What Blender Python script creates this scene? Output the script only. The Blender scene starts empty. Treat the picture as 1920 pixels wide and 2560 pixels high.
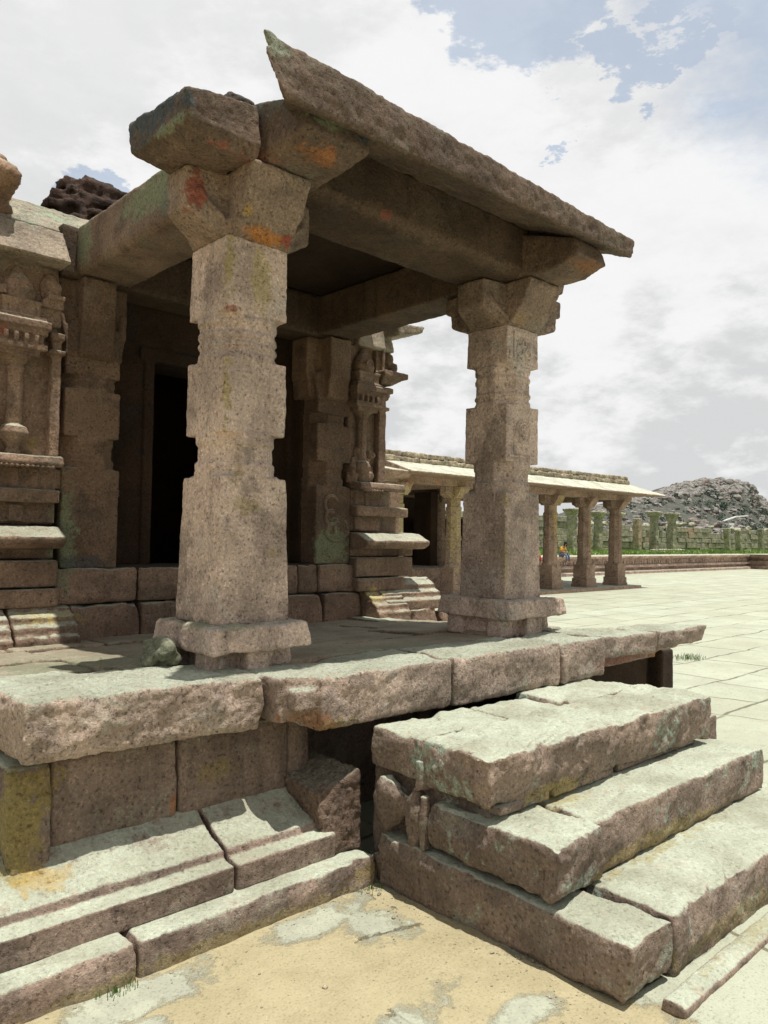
import bpy, bmesh, math, random
from mathutils import Vector, Matrix, noise
random.seed(7)
C = bpy.context.scene
COL = C.collection
R = math.radians

# ------------------------------------------------------------------ camera
cam_d = bpy.data.cameras.new('camera'); cam = bpy.data.objects.new('camera', cam_d); COL.objects.link(cam)
cam_d.sensor_fit = 'HORIZONTAL'; cam_d.sensor_width = 36.0
cam_d.lens = 1935.85/1920*36.0
cam_d.clip_start = 0.05; cam_d.clip_end = 3000
cam.matrix_world = Matrix(((0.72748149,-0.03363053,-0.68530261,0),
                           (-0.68592302,-0.01127545,-0.72758675,0),
                           (0.01674204,0.99937073,-0.03127063,1.6),(0,0,0,1)))
C.camera = cam

# ------------------------------------------------------------------ light, sky, exposure
SUN = Vector((0.055,-0.165,1.0)).normalized()
sd = bpy.data.lights.new('sun','SUN'); sd.energy = 5.0; sd.angle = R(0.6); sd.color = (1.0,0.96,0.88)
so = bpy.data.objects.new('sun', sd); COL.objects.link(so)
so.rotation_euler = SUN.to_track_quat('Z','Y').to_euler(); so.location = (3,-2,30)
C.view_settings.view_transform = 'Standard'; C.view_settings.look = 'None'
C.view_settings.exposure = 0.12; C.view_settings.gamma = 1.0

W = bpy.data.worlds.new('World'); C.world = W; W.use_nodes = True
nt = W.node_tree; nt.nodes.clear(); N = nt.nodes.new; L = nt.links.new
out = N('ShaderNodeOutputWorld'); bg = N('ShaderNodeBackground'); bg.inputs['Strength'].default_value = 0.1
L(bg.outputs[0], out.inputs[0])
sky = N('ShaderNodeTexSky'); sky.sky_type = 'NISHITA'; sky.sun_disc = False
sky.sun_elevation = math.asin(SUN.z); sky.sun_rotation = math.atan2(SUN.x, SUN.y); sky.air_density = 1.0; sky.dust_density = 0.6; sky.ozone_density = 1.6
tc = N('ShaderNodeTexCoord')
def wnoise(scale, detail, rough, sx=1, sz=1):
    mp = N('ShaderNodeMapping'); mp.inputs['Scale'].default_value = (sx,sx,sz); L(tc.outputs['Generated'], mp.inputs[0])
    n = N('ShaderNodeTexNoise'); n.inputs['Scale'].default_value = scale; n.inputs['Detail'].default_value = detail
    n.inputs['Roughness'].default_value = rough; L(mp.outputs[0], n.inputs['Vector']); return n
def wmath(op, a, b=None, clamp=False):
    m = N('ShaderNodeMath'); m.operation = op; m.use_clamp = clamp
    for i, v in enumerate((a, b)):
        if v is None: continue
        if isinstance(v, (int, float)): m.inputs[i].default_value = v
        else: L(v, m.inputs[i])
    return m.outputs[0]
def wrange(v, a, b, c=0, d=1):
    m = N('ShaderNodeMapRange'); m.interpolation_type = 'SMOOTHSTEP'; L(v, m.inputs[0])
    for i, x in enumerate((a, b, c, d)): m.inputs[i+1].default_value = x
    return m.outputs[0]
big = wnoise(2.6, 7, .55, 1, 1.8); fine = wnoise(7, 10, .66, 1, 2.2)
def skydir(px, py):
    v = cam.matrix_world.to_3x3() @ Vector((px-960, -(py-1280), -1935.85)); return v.normalized()
# openings in the cloud where blue shows: direction in the sky, angular radius
dn = N('ShaderNodeVectorMath'); dn.operation = 'SCALE'; dn.inputs[3].default_value = 0.26
dsub = N('ShaderNodeVectorMath'); dsub.operation = 'SUBTRACT'; L(fine.outputs['Color'], dsub.inputs[0]); dsub.inputs[1].default_value = (.5,.5,.5)
L(dsub.outputs[0], dn.inputs[0])
dadd = N('ShaderNodeVectorMath'); dadd.operation = 'ADD'; L(tc.outputs['Generated'], dadd.inputs[0]); L(dn.outputs[0], dadd.inputs[1])
hole = None
for px, py, r in ((1230,10,.07),(1330,20,.07),(1430,30,.07),(1580,165,.045),(1650,185,.035),(1760,80,.05),(1890,60,.05),(1400,405,.03),(250,455,.04),(330,450,.03),(1400,-260,.13),(2900,-900,.5)):
    dd = N('ShaderNodeVectorMath'); dd.operation = 'DISTANCE'; L(dadd.outputs[0], dd.inputs[0]); dd.inputs[1].default_value = skydir(px, py)
    h = wrange(dd.outputs['Value'], r*.62, r*.88, 1, 0)
    hole = h if hole is None else wmath('MAXIMUM', hole, h)
hole = wmath('MULTIPLY', hole, 0.46)
grey = wrange(wmath('ADD', wmath('MULTIPLY', big.outputs['Fac'], .7), wmath('MULTIPLY', fine.outputs['Fac'], .3)), .44, .53)
sep = N('ShaderNodeSeparateXYZ'); L(tc.outputs['Generated'], sep.inputs[0])
low = wrange(sep.outputs['Z'], 0.02, 0.6, 1.0, 0.4)
grey = wmath('MULTIPLY', grey, low)
gf = wrange(fine.outputs['Fac'], .4, .65, 0, .35)
grey = wmath('ADD', grey, wmath('MULTIPLY', gf, low), True)
cm = N('ShaderNodeMix'); cm.data_type = 'RGBA'; L(grey, cm.inputs[0])
# unseen sky behind the viewer is dimmed, added to deepen shade on near faces
dt = N('ShaderNodeVectorMath'); dt.operation = 'DOT_PRODUCT'; L(tc.outputs['Generated'], dt.inputs[0]); dt.inputs[1].default_value = (.685,.728,0)
back_dim = wrange(dt.outputs['Value'], -.35, .45, .72, 1.0)
cm.inputs[6].default_value = (8.5,8.5,8.5,1); cm.inputs[7].default_value = (6.3,6.35,6.4,1)
sm = N('ShaderNodeMix'); sm.data_type = 'RGBA'; L(hole, sm.inputs[0])
dm = N('ShaderNodeVectorMath'); dm.operation = 'SCALE'; L(cm.outputs[2], dm.inputs[0]); L(back_dim, dm.inputs[3]); L(dm.outputs[0], sm.inputs[6])
st_ = N('ShaderNodeMix'); st_.data_type = 'RGBA'; st_.blend_type = 'MULTIPLY'; st_.inputs[0].default_value = 1; L(sky.outputs[0], st_.inputs[6]); st_.inputs[7].default_value = (1.12,1.36,1.34,1); L(st_.outputs[2], sm.inputs[7])
L(sm.outputs[2], bg.inputs['Color'])

# ------------------------------------------------------------------ materials
class Mat:
    def __init__(s, name):
        s.m = bpy.data.materials.new(name); s.m.use_nodes = True; s.t = s.m.node_tree; s.t.nodes.clear()
        s.o = s.n('ShaderNodeOutputMaterial'); s.b = s.n('ShaderNodeBsdfPrincipled'); s.l(s.b.outputs[0], s.o.inputs[0])
        s.g = s.n('ShaderNodeNewGeometry'); s.pos = s.g.outputs['Position']
        s.b.inputs['Roughness'].default_value = .92; s.b.inputs['Specular IOR Level'].default_value = .25
    def n(s, k): return s.t.nodes.new(k)
    def l(s, a, b): s.t.links.new(a, b)
    def noise(s, scale, detail=4, rough=.55, vec=None, off=0, col=False):
        k = s.n('ShaderNodeTexNoise'); k.inputs['Scale'].default_value = scale; k.inputs['Detail'].default_value = detail; k.inputs['Roughness'].default_value = rough
        v = vec or s.pos
        if off:
            a = s.n('ShaderNodeVectorMath'); a.operation = 'ADD'; s.l(v, a.inputs[0]); a.inputs[1].default_value = (off, off*1.7, -off*.6); v = a.outputs[0]
        s.l(v, k.inputs['Vector']); return k.outputs['Color' if col else 'Fac']
    def math(s, op, a, b=0, clamp=False):
        k = s.n('ShaderNodeMath'); k.operation = op; k.use_clamp = clamp
        for i, v in enumerate((a, b)):
            if isinstance(v, (int, float)): k.inputs[i].default_value = v
            else: s.l(v, k.inputs[i])
        return k.outputs[0]
    def rng(s, v, a, b, c=0, d=1):
        k = s.n('ShaderNodeMapRange'); k.interpolation_type = 'SMOOTHSTEP'; s.l(v, k.inputs[0])
        for i, x in enumerate((a, b, c, d)): k.inputs[i+1].default_value = x
        return k.outputs[0]
    def mix(s, f, a, b, mode='MIX'):
        k = s.n('ShaderNodeMix'); k.data_type = 'RGBA'; k.blend_type = mode
        for i, v in ((0, f), (6, a), (7, b)):
            if isinstance(v, (int, float)): k.inputs[i].default_value = v
            elif isinstance(v, tuple): k.inputs[i].default_value = (*v[:3], 1)
            else: s.l(v, k.inputs[i])
        return k.outputs[2]
    def grey(s, v):
        k = s.n('ShaderNodeCombineColor'); [s.l(v, k.inputs[i]) for i in range(3)]; return k.outputs[0]
    def bump(s, hs):
        prev = None
        for h, strength, dist in hs:
            k = s.n('ShaderNodeBump'); k.inputs['Strength'].default_value = strength; k.inputs['Distance'].default_value = dist
            s.l(h, k.inputs['Height'])
            if prev: s.l(prev, k.inputs['Normal'])
            prev = k.outputs[0]
        s.l(prev, s.b.inputs['Normal'])
    def done(s, col, rough=None):
        s.l(col, s.b.inputs['Base Color']); return s.m

def granite(name, col, top=(.455,.49,.39), topamt=.94, lich=(.30,.33,.25), lichamt=.25, dark=.35, stains=(), grain=110, coarse=22, bump=.6, streak=0, toplo=.55):
    """weathered granite: mottled patina, salt-and-pepper grain, worn upper faces painted paler to look sunlit, lichen and coloured stains"""
    m = Mat(name)
    oi = m.n('ShaderNodeObjectInfo'); n1 = m.noise(1.9, 7, .62); n2 = m.noise(grain*.62, 4, .75, off=3); n3 = m.noise(coarse, 6, .72, off=7); n5 = m.noise(coarse*2.3, 3, .6, off=17); n4 = m.noise(5.5, 5, .6, off=13)
    c = m.mix(m.rng(n1, .32, .68), tuple(x*(1-dark) for x in col), tuple(min(1, x*(1+dark*.75)) for x in col))
    c = m.mix(1.0, c, m.grey(m.math('ADD', m.math('MULTIPLY', oi.outputs['Random'], .34), .82)), 'MULTIPLY')
    c = m.mix(m.rng(n4, .50, .68, 0, .8), c, tuple((x*.48+.012) for x in col))
    c = m.mix(m.rng(m.noise(2.7, 6, .7, off=55), .55, .68, 0, .55), c, (col[0]*1.0, col[1]*1.22, col[2]*1.32))
    sp = m.noise(1, 3, .6, off=5)
    if lichamt:
        lm = m.math('MULTIPLY', m.rng(m.noise(3.3, 8, .72, off=21), .53, .60), m.rng(n3, .42, .55))
        c = m.mix(m.math('MULTIPLY', lm, lichamt), c, lich)
    if streak:
        sv = m.n('ShaderNodeMapping'); sv.inputs['Scale'].default_value = (9, 9, .9); m.l(m.pos, sv.inputs[0])
        sn = m.noise(1, 5, .6, vec=sv.outputs[0], off=2)
        c = m.mix(m.rng(sn, .52, .68, 0, streak), c, tuple(x*.45 for x in col))
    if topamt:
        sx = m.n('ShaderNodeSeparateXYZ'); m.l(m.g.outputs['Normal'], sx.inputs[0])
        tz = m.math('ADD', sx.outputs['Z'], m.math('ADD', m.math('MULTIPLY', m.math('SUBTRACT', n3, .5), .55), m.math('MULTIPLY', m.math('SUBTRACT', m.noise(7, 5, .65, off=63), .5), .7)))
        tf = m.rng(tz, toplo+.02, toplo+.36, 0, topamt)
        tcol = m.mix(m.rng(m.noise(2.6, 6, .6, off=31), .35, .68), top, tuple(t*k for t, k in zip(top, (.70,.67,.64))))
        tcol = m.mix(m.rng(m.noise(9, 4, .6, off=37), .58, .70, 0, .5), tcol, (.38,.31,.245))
        c = m.mix(tf, c, tcol)  # paints a sunlit paleness into upward faces, on top of wear
    keep = m.math('SUBTRACT', 1, m.math('MULTIPLY', tf, .55)) if topamt else 1.0
    nst = m.noise(14, 5, .65, off=41)
    for p, r, sc, k in stains:
        d = m.n('ShaderNodeVectorMath'); d.operation = 'SUBTRACT'; m.l(m.pos, d.inputs[0]); d.inputs[1].default_value = p
        d2 = m.n('ShaderNodeVectorMath'); d2.operation = 'DIVIDE'; m.l(d.outputs[0], d2.inputs[0]); d2.inputs[1].default_value = r if isinstance(r, tuple) else (r, r, r)
        d3 = m.n('ShaderNodeVectorMath'); d3.operation = 'LENGTH'; m.l(d2.outputs[0], d3.inputs[0])
        f = m.math('ADD', d3.outputs['Value'], m.math('ADD', m.math('MULTIPLY', m.math('SUBTRACT', nst, .5), 2.4), m.math('MULTIPLY', m.math('SUBTRACT', n3, .5), 1.8)))
        c = m.mix(m.rng(f, .55, 1.05, k*.8, 0), c, sc)
    # mineral grains
    c = m.mix(m.math('MULTIPLY', m.rng(n2, .53, .68, 0, .6), keep), c, m.mix(1.0, c, (2.0,1.95,1.9), 'MULTIPLY'))
    c = m.mix(m.math('MULTIPLY', m.rng(n2, .47, .33, 0, .75), keep), c, m.mix(1.0, c, (.35,.33,.32), 'MULTIPLY'))
    c = m.mix(m.math('MULTIPLY', m.rng(n3, .44, .30, 0, .5), keep), c, m.mix(1.0, c, (.45,.42,.40), 'MULTIPLY'))
    c = m.mix(m.math('MULTIPLY', m.rng(n5, .40, .31, 0, .7), keep), c, m.mix(1.0, c, (.30,.28,.27), 'MULTIPLY'))
    m.bump(((n3, bump, .025), (m.rng(n5, .30, .46), bump*.7, .010), (n2, bump*.9, .006)))
    return m.done(c)

OCH = (.29,.235,.075); RED = (.27,.075,.05); ORA = (.34,.13,.04); LIC = (.20,.23,.14); GRY = (.065,.075,.082)
M = {}
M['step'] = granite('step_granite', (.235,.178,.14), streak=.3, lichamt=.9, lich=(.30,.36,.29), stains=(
    ((3.0,2.02,.46),(.25,.12,.06),(.36,.30,.12),.8), ((3.4,1.40,.04),(.8,.2,.05),(.30,.25,.10),.5), ((3.4,1.72,.24),(.8,.06,.05),(.30,.24,.09),.7)))
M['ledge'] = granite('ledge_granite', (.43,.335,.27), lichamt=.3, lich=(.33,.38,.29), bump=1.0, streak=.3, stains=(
    ((2.2,2.8,.72),(.16,.14,.09),ORA,.7), ((2.36,2.78,.70),(.12,.1,.06),OCH,.5), ((5.0,2.84,.76),(.5,.2,.06),RED,.7), ((5.5,2.84,.76),(.12,.2,.06),ORA,.7)))
M['base'] = granite('base_granite', (.26,.195,.156), lichamt=.25, streak=.5, stains=(
    ((1.02,3.06,.5),(.11,.12,.28),(.26,.21,.07),.95), ((1.14,3.04,.62),(.09,.12,.10),(.24,.19,.06),.7), ((1.9,3.1,.52),(.10,.1,.06),(.27,.21,.07),.5),
    ((1.69,3.1,.42),(.03,.05,.05),ORA,.7), ((1.1,3.0,.30),(.12,.1,.05),(.42,.30,.10),.7), ((2.46,2.66,.05),(.12,.1,.05),(.26,.2,.07),.7), ((1.7,2.66,.0),(.9,.05,.035),(.30,.25,.09),.55)))
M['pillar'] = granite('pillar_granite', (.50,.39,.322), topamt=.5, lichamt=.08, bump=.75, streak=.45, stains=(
    ((1.99,3.25,2.95),(.06,.06,.30),(.33,.265,.09),.8), ((2.20,3.26,2.90),(.08,.05,.22),(.40,.33,.13),.7), ((2.01,3.25,2.45),(.045,.05,.45),(.32,.255,.085),.8),
    ((2.02,3.27,2.71),(.06,.06,.022),RED,.9), ((2.02,3.27,2.05),(.05,.05,.05),RED,.85), ((2.06,3.25,1.95),(.06,.05,.12),OCH,.6), ((2.10,3.25,1.74),(.10,.05,.05),OCH,.55),
    ((2.05,3.2,1.15),(.10,.12,.03),LIC,.7), ((1.95,3.4,1.15),(.08,.16,.03),LIC,.7), ((4.28,3.30,1.9),(.05,.05,.12),OCH,.5), ((4.30,3.30,2.05),(.08,.05,.05),OCH,.45),
    ((2.3,3.25,1.5),(.05,.05,.03),OCH,.45), ((4.27,3.3,1.45),(.04,.05,.25),(.34,.28,.10),.4), ((2.14,3.12,3.09),(.22,.14,.03),ORA,.8), ((2.32,3.10,3.10),(.06,.1,.03),RED,.7), ((1.84,3.3,3.28),(.05,.09,.10),RED,.6)))
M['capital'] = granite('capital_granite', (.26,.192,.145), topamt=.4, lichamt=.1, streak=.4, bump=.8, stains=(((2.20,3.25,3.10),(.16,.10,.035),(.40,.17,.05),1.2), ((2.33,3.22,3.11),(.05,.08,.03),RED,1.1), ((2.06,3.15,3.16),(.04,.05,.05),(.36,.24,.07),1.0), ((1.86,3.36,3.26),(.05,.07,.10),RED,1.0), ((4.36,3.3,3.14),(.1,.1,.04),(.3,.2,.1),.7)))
M['roof'] = granite('roof_granite', (.168,.118,.086), topamt=.3, lichamt=.15, lich=(.17,.2,.13), streak=.35, stains=(
    ((1.60,3.30,3.58),(.10,.45,.17),GRY,1.25), ((1.8,3.3,3.72),(.35,.5,.09),GRY,1.25), ((2.17,2.75,3.60),(.09,.05,.10),GRY,1.2), ((2.43,2.75,3.55),(.05,.06,.09),GRY,1.2), ((1.63,3.2,3.44),(.06,.2,.03),LIC,.8), ((2.2,2.75,3.5),(.12,.05,.03),LIC,.7), ((1.82,2.65,3.66),(.10,.08,.05),(.22,.25,.18),1.0),
    ((2.05,2.95,3.66),(.05,.25,.08),(.15,.16,.13),.8), ((2.25,2.85,3.40),(.12,.10,.05),ORA,.75), ((2.05,3.1,3.40),(.10,.08,.04),RED,.5), ((1.85,3.06,3.36),(.10,.05,.03),RED,.7),
    ((2.1,4.3,3.6),(.05,.4,.12),LIC,.6), ((2.1,5.3,3.6),(.05,.2,.2),LIC,.55), ((3.0,2.8,3.62),(.1,.1,.05),RED,.5), ((4.5,2.8,3.42),(.25,.1,.04),ORA,.45)))
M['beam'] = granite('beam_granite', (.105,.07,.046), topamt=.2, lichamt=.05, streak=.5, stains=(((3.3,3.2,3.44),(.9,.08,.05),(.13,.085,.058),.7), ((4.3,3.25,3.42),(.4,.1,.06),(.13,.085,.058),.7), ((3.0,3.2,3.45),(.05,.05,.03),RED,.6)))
M['wall'] = granite('carved_granite', (.25,.17,.12), streak=.5, topamt=.75, lichamt=.1, stains=(
    ((2.05,5.4,1.5),(.09,.1,.45),LIC,.75), ((1.95,5.3,1.0),(.3,.12,.07),(.46,.38,.12),.6), ((4.45,5.4,1.5),(.22,.1,.2),LIC,.75), ((1.5,5.3,1.33),(.15,.1,.08),OCH,.5),
    ((4.85,5.2,1.06),(.12,.2,.08),(.48,.40,.14),.7), ((1.85,5.4,2.2),(.05,.1,.06),OCH,.5), ((1.6,5.35,2.9),(.03,.1,.08),RED,.6), ((5.1,5.3,1.73),(.12,.1,.04),OCH,.6), ((1.7,5.4,3.5),(.4,.2,.15),(.27,.31,.22),.5)))
M['cornice'] = granite('cornice_granite', (.29,.235,.18), topamt=.6, top=(.33,.38,.28), lichamt=.9, lich=(.24,.31,.21))
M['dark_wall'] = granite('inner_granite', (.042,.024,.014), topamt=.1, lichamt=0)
M['pilaster'] = granite('pilaster_granite', (.165,.108,.072), topamt=.4, lichamt=.05, stains=(((2.05,5.4,1.5),(.12,.1,.45),LIC,.9), ((2.2,5.4,1.38),(.2,.1,.06),GRY,.8), ((4.45,5.4,1.5),(.25,.1,.22),LIC,.9)))
M['far'] = granite('pavilion_granite', (.33,.23,.17), topamt=.97, top=(.50,.52,.43), lichamt=.1, dark=.25, grain=40, coarse=8, stains=(
    ((13.5,13.4,2.0),(.5,.4,1.2),(.50,.44,.20),.6), ((15.3,13.4,2.0),(.4,.4,1.3),(.48,.40,.16),.6), ((20.0,13.4,2.2),(.25,.3,.9),(.44,.34,.10),.7), ((21.9,13.4,1.8),(.12,.3,.9),(.38,.30,.10),.6),
    ((13.6,13.2,2.95),(.4,.4,.2),RED,.6), ((14.6,13.2,3.0),(.3,.4,.2),ORA,.5)))
M['ruin'] = granite('ruin_granite', (.30,.285,.205), topamt=.8, top=(.42,.43,.33), lichamt=.3, lich=(.22,.24,.16), dark=.4, grain=14, coarse=3, stains=(((47,29.6,2),(1.2,1,.5),(.42,.27,.20),.8), ((57,29.6,1.7),(1.0,1,.4),(.42,.27,.20),.8), ((64,29.6,2.4),(1.2,1,.6),(.40,.25,.18),.7), ((50.7,27.4,2.2),(.5,1,1.3),(.42,.28,.2),.7)))
M['rubble'] = granite('rubble_stone', (.30,.25,.18), topamt=.6, top=(.36,.37,.28), lichamt=.8, lich=(.19,.24,.15), dark=.4, grain=20, coarse=5)
M['brick'] = granite('old_brick', (.05,.03,.022), topamt=0, lichamt=.1, dark=.6, grain=30, coarse=12, bump=1)
M['pink'] = granite('plinth_granite', (.50,.36,.30), topamt=.95, top=(.42,.41,.34), lichamt=.1, grain=20, coarse=6)
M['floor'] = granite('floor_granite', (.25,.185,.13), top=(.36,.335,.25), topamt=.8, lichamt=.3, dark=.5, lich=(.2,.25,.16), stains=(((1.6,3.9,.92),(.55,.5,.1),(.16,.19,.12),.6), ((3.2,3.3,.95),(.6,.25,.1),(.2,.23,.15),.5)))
M['green_stone'] = granite('mossy_stone', (.20,.21,.14), topamt=.3, lichamt=.6)

def ground_mat():
    m = Mat('paving_and_sand')
    sx = m.n('ShaderNodeSeparateXYZ'); m.l(m.pos, sx.inputs[0]); X, Y = sx.outputs[0], sx.outputs[1]
    wob = m.noise(.9, 3, .5, off=4); wob2 = m.noise(7, 3, .6, off=9)
    wy = m.math('ADD', Y, m.math('ADD', m.math('MULTIPLY', wob, .35), m.math('MULTIPLY', wob2, .03)))
    wx = m.math('ADD', X, m.math('ADD', m.math('MULTIPLY', m.noise(.8, 3, .5, off=15), .5), m.math('MULTIPLY', wob2, .03)))
    H = .82
    v = m.math('DIVIDE', wy, H); row = m.math('FLOOR', v); fv = m.math('FRACT', v)
    wn = m.n('ShaderNodeTexWhiteNoise'); wn.noise_dimensions = '1D'; m.l(row, wn.inputs['W'])
    w = m.math('ADD', m.math('MULTIPLY', wn.outputs['Value'], 1.0), .85)
    u = m.math('ADD', m.math('DIVIDE', wx, w), m.math('MULTIPLY', wn.outputs['Value'], 37)); colm = m.math('FLOOR', u); fu = m.math('FRACT', u)
    du = m.math('MULTIPLY', m.math('MINIMUM', fu, m.math('SUBTRACT', 1, fu)), w)
    dv = m.math('MULTIPLY', m.math('MINIMUM', fv, m.math('SUBTRACT', 1, fv)), H)
    dj = m.math('MINIMUM', du, dv)
    joint = m.math('MULTIPLY', m.rng(dj, .007, .022, 1, 0), m.rng(m.noise(.9, 4, .6, off=50), .34, .52))
    cid = m.n('ShaderNodeCombineXYZ'); m.l(row, cid.inputs[0]); m.l(colm, cid.inputs[1])
    w2 = m.n('ShaderNodeTexWhiteNoise'); w2.noise_dimensions = '2D'; m.l(cid.outputs[0], w2.inputs['Vector'])
    n1 = m.noise(1.3, 7, .62, off=1); ng = m.noise(95, 3, .6); n3 = m.noise(17, 5, .65, off=8)
    slab = m.mix(m.rng(n1, .34, .66), (.425,.455,.355), (.345,.362,.28))
    slab = m.mix(m.math('MULTIPLY', w2.outputs['Value'], .45), slab, (.35,.34,.255))
    slab = m.mix(m.rng(m.noise(3.1, 6, .65, off=60), .60, .70, 0, .45), slab, (.40,.30,.235))
    # sand drifted over the stones in the corner beside the stair
    bx = m.rng(m.math('ADD', X, m.math('MULTIPLY', m.math('SUBTRACT', Y, 1.4), -.02)), 2.36, 2.75, 0, 1)
    f = m.noise(2.2, 8, .72, off=71)
    for p, r in (((2.13,2.57),(.30,.10)), ((2.28,2.42),(.16,.16)), ((1.30,2.55),(.26,.11)), ((1.9,1.84),(.18,.10)), ((2.1,1.85),(.12,.12)), ((2.25,1.62),(.16,.09)), ((1.22,2.40),(.10,.06))):
        q = m.n('ShaderNodeVectorMath'); q.operation = 'SUBTRACT'; m.l(m.pos, q.inputs[0]); q.inputs[1].default_value = (*p, 0)
        q2 = m.n('ShaderNodeVectorMath'); q2.operation = 'DIVIDE'; m.l(q.outputs[0], q2.inputs[0]); q2.inputs[1].default_value = (*r, 1)
        q3 = m.n('ShaderNodeVectorMath'); q3.operation = 'LENGTH'; m.l(q2.outputs[0], q3.inputs[0])
        bx = m.math('MAXIMUM', bx, m.rng(q3.outputs['Value'], 0.3, 2.0, .60, 0))
    st = m.rng(m.math('ADD', bx, m.math('MULTIPLY', m.math('SUBTRACT', f, .5), 2.2)), .31, .52)
    far = m.rng(m.math('ADD', X, Y), 8, 5.5); 
    sandf = m.math('SUBTRACT', 1, st)
    sand = m.mix(m.rng(m.noise(4, 6, .65, off=80), .3, .7), (.385,.338,.21), (.325,.282,.17))
    sand = m.mix(m.rng(m.noise(28, 4, .7, off=82), .60, .75, 0, .5), sand, (.20,.15,.075))
    joint = m.math('MULTIPLY', joint, st)
    slab = m.mix(m.math('MULTIPLY', joint, .9), slab, (.13,.13,.085))
    slab = m.mix(m.math('MULTIPLY', m.rng(n3, .44, .32), .45), slab, (.20,.20,.155))
    patch = m.mix(m.rng(m.noise(6, 5, .6, off=90), .4, .6), (.375,.385,.30), (.31,.315,.25))
    near = m.math('MULTIPLY', m.rng(X, 2.9, 2.5), m.rng(Y, 3.5, 3.0))
    slab = m.mix(m.math('MULTIPLY', near, .8), slab, patch)
    c = m.mix(sandf, slab, sand)
    c = m.mix(m.rng(ng, .46, .30, 0, .55), c, m.mix(1.0, c, (.45,.43,.42), 'MULTIPLY'))
    c = m.mix(m.rng(ng, .56, .72, 0, .3), c, m.mix(1.0, c, (1.5,1.5,1.5), 'MULTIPLY'))
    jh = m.math('SUBTRACT', 1, joint)
    m.bump(((m.math('MULTIPLY', m.noise(5, 4, .55, off=95), sandf), .6, .06), (jh, .5, .03), (n3, .35, .015), (ng, .5, .006)))
    return m.done(c)
M['ground'] = ground_mat()

def plain(name, col, var=.25, scale=6, rough=.85, col2=None):
    m = Mat(name); n = m.noise(scale, 5, .6)
    c = m.mix(m.rng(n, .35, .65), tuple(x*(1-var) for x in col), col2 or tuple(min(1, x*(1+var)) for x in col))
    m.b.inputs['Roughness'].default_value = rough; return m.done(c)
M['grass'] = plain('grass_blades', (.13,.25,.05), .35, .7, .8, (.22,.30,.08))
M['weed'] = plain('weed_leaf', (.07,.13,.025), .3, 30)
M['dry'] = plain('dry_stalk', (.33,.31,.16), .2, 30)
M['bush'] = plain('bush_leaf', (.05,.085,.06), .4, .2)
M['skin'] = plain('skin', (.28,.15,.09), .1, 20, .5)
M['hair'] = plain('hair', (.015,.012,.012), .2, 60, .5)
M['yellow'] = plain('yellow_cloth', (.60,.34,.05), .12, 12)
M['red'] = plain('red_cloth', (.45,.02,.03), .12, 12)
M['jeans'] = plain('denim', (.13,.15,.24), .25, 14)
M['teal'] = plain('teal_cloth', (.02,.09,.08), .2, 14)
M['white'] = plain('whitewash', (.72,.72,.70), .08, 3)
M['pole'] = plain('grey_pole', (.40,.40,.40), .1, 3)
M['leafless'] = plain('hill_scrub', (.075,.078,.065), .3, .3)
def hill_mat():
    m = Mat('boulder_hill_rock')
    n1 = m.noise(.035, 6, .6); n2 = m.noise(.30, 6, .7, off=5); n3 = m.noise(.12, 5, .6, off=9)
    c = m.mix(m.rng(n2, .36, .64), (.11,.10,.09), (.31,.295,.275))
    c = m.mix(m.rng(n1, .55, .66, 0, .6), c, (.36,.24,.21))
    c = m.mix(m.rng(m.noise(.05, 6, .7, off=19), .58, .66, 0, .6), c, (.36,.29,.17))
    c = m.mix(m.rng(n3, .56, .64, 0, .55), c, (.06,.08,.06))
    m.bump(((n2, 1.0, 2.0),)); return m.done(c)
M['hill'] = hill_mat()

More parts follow.
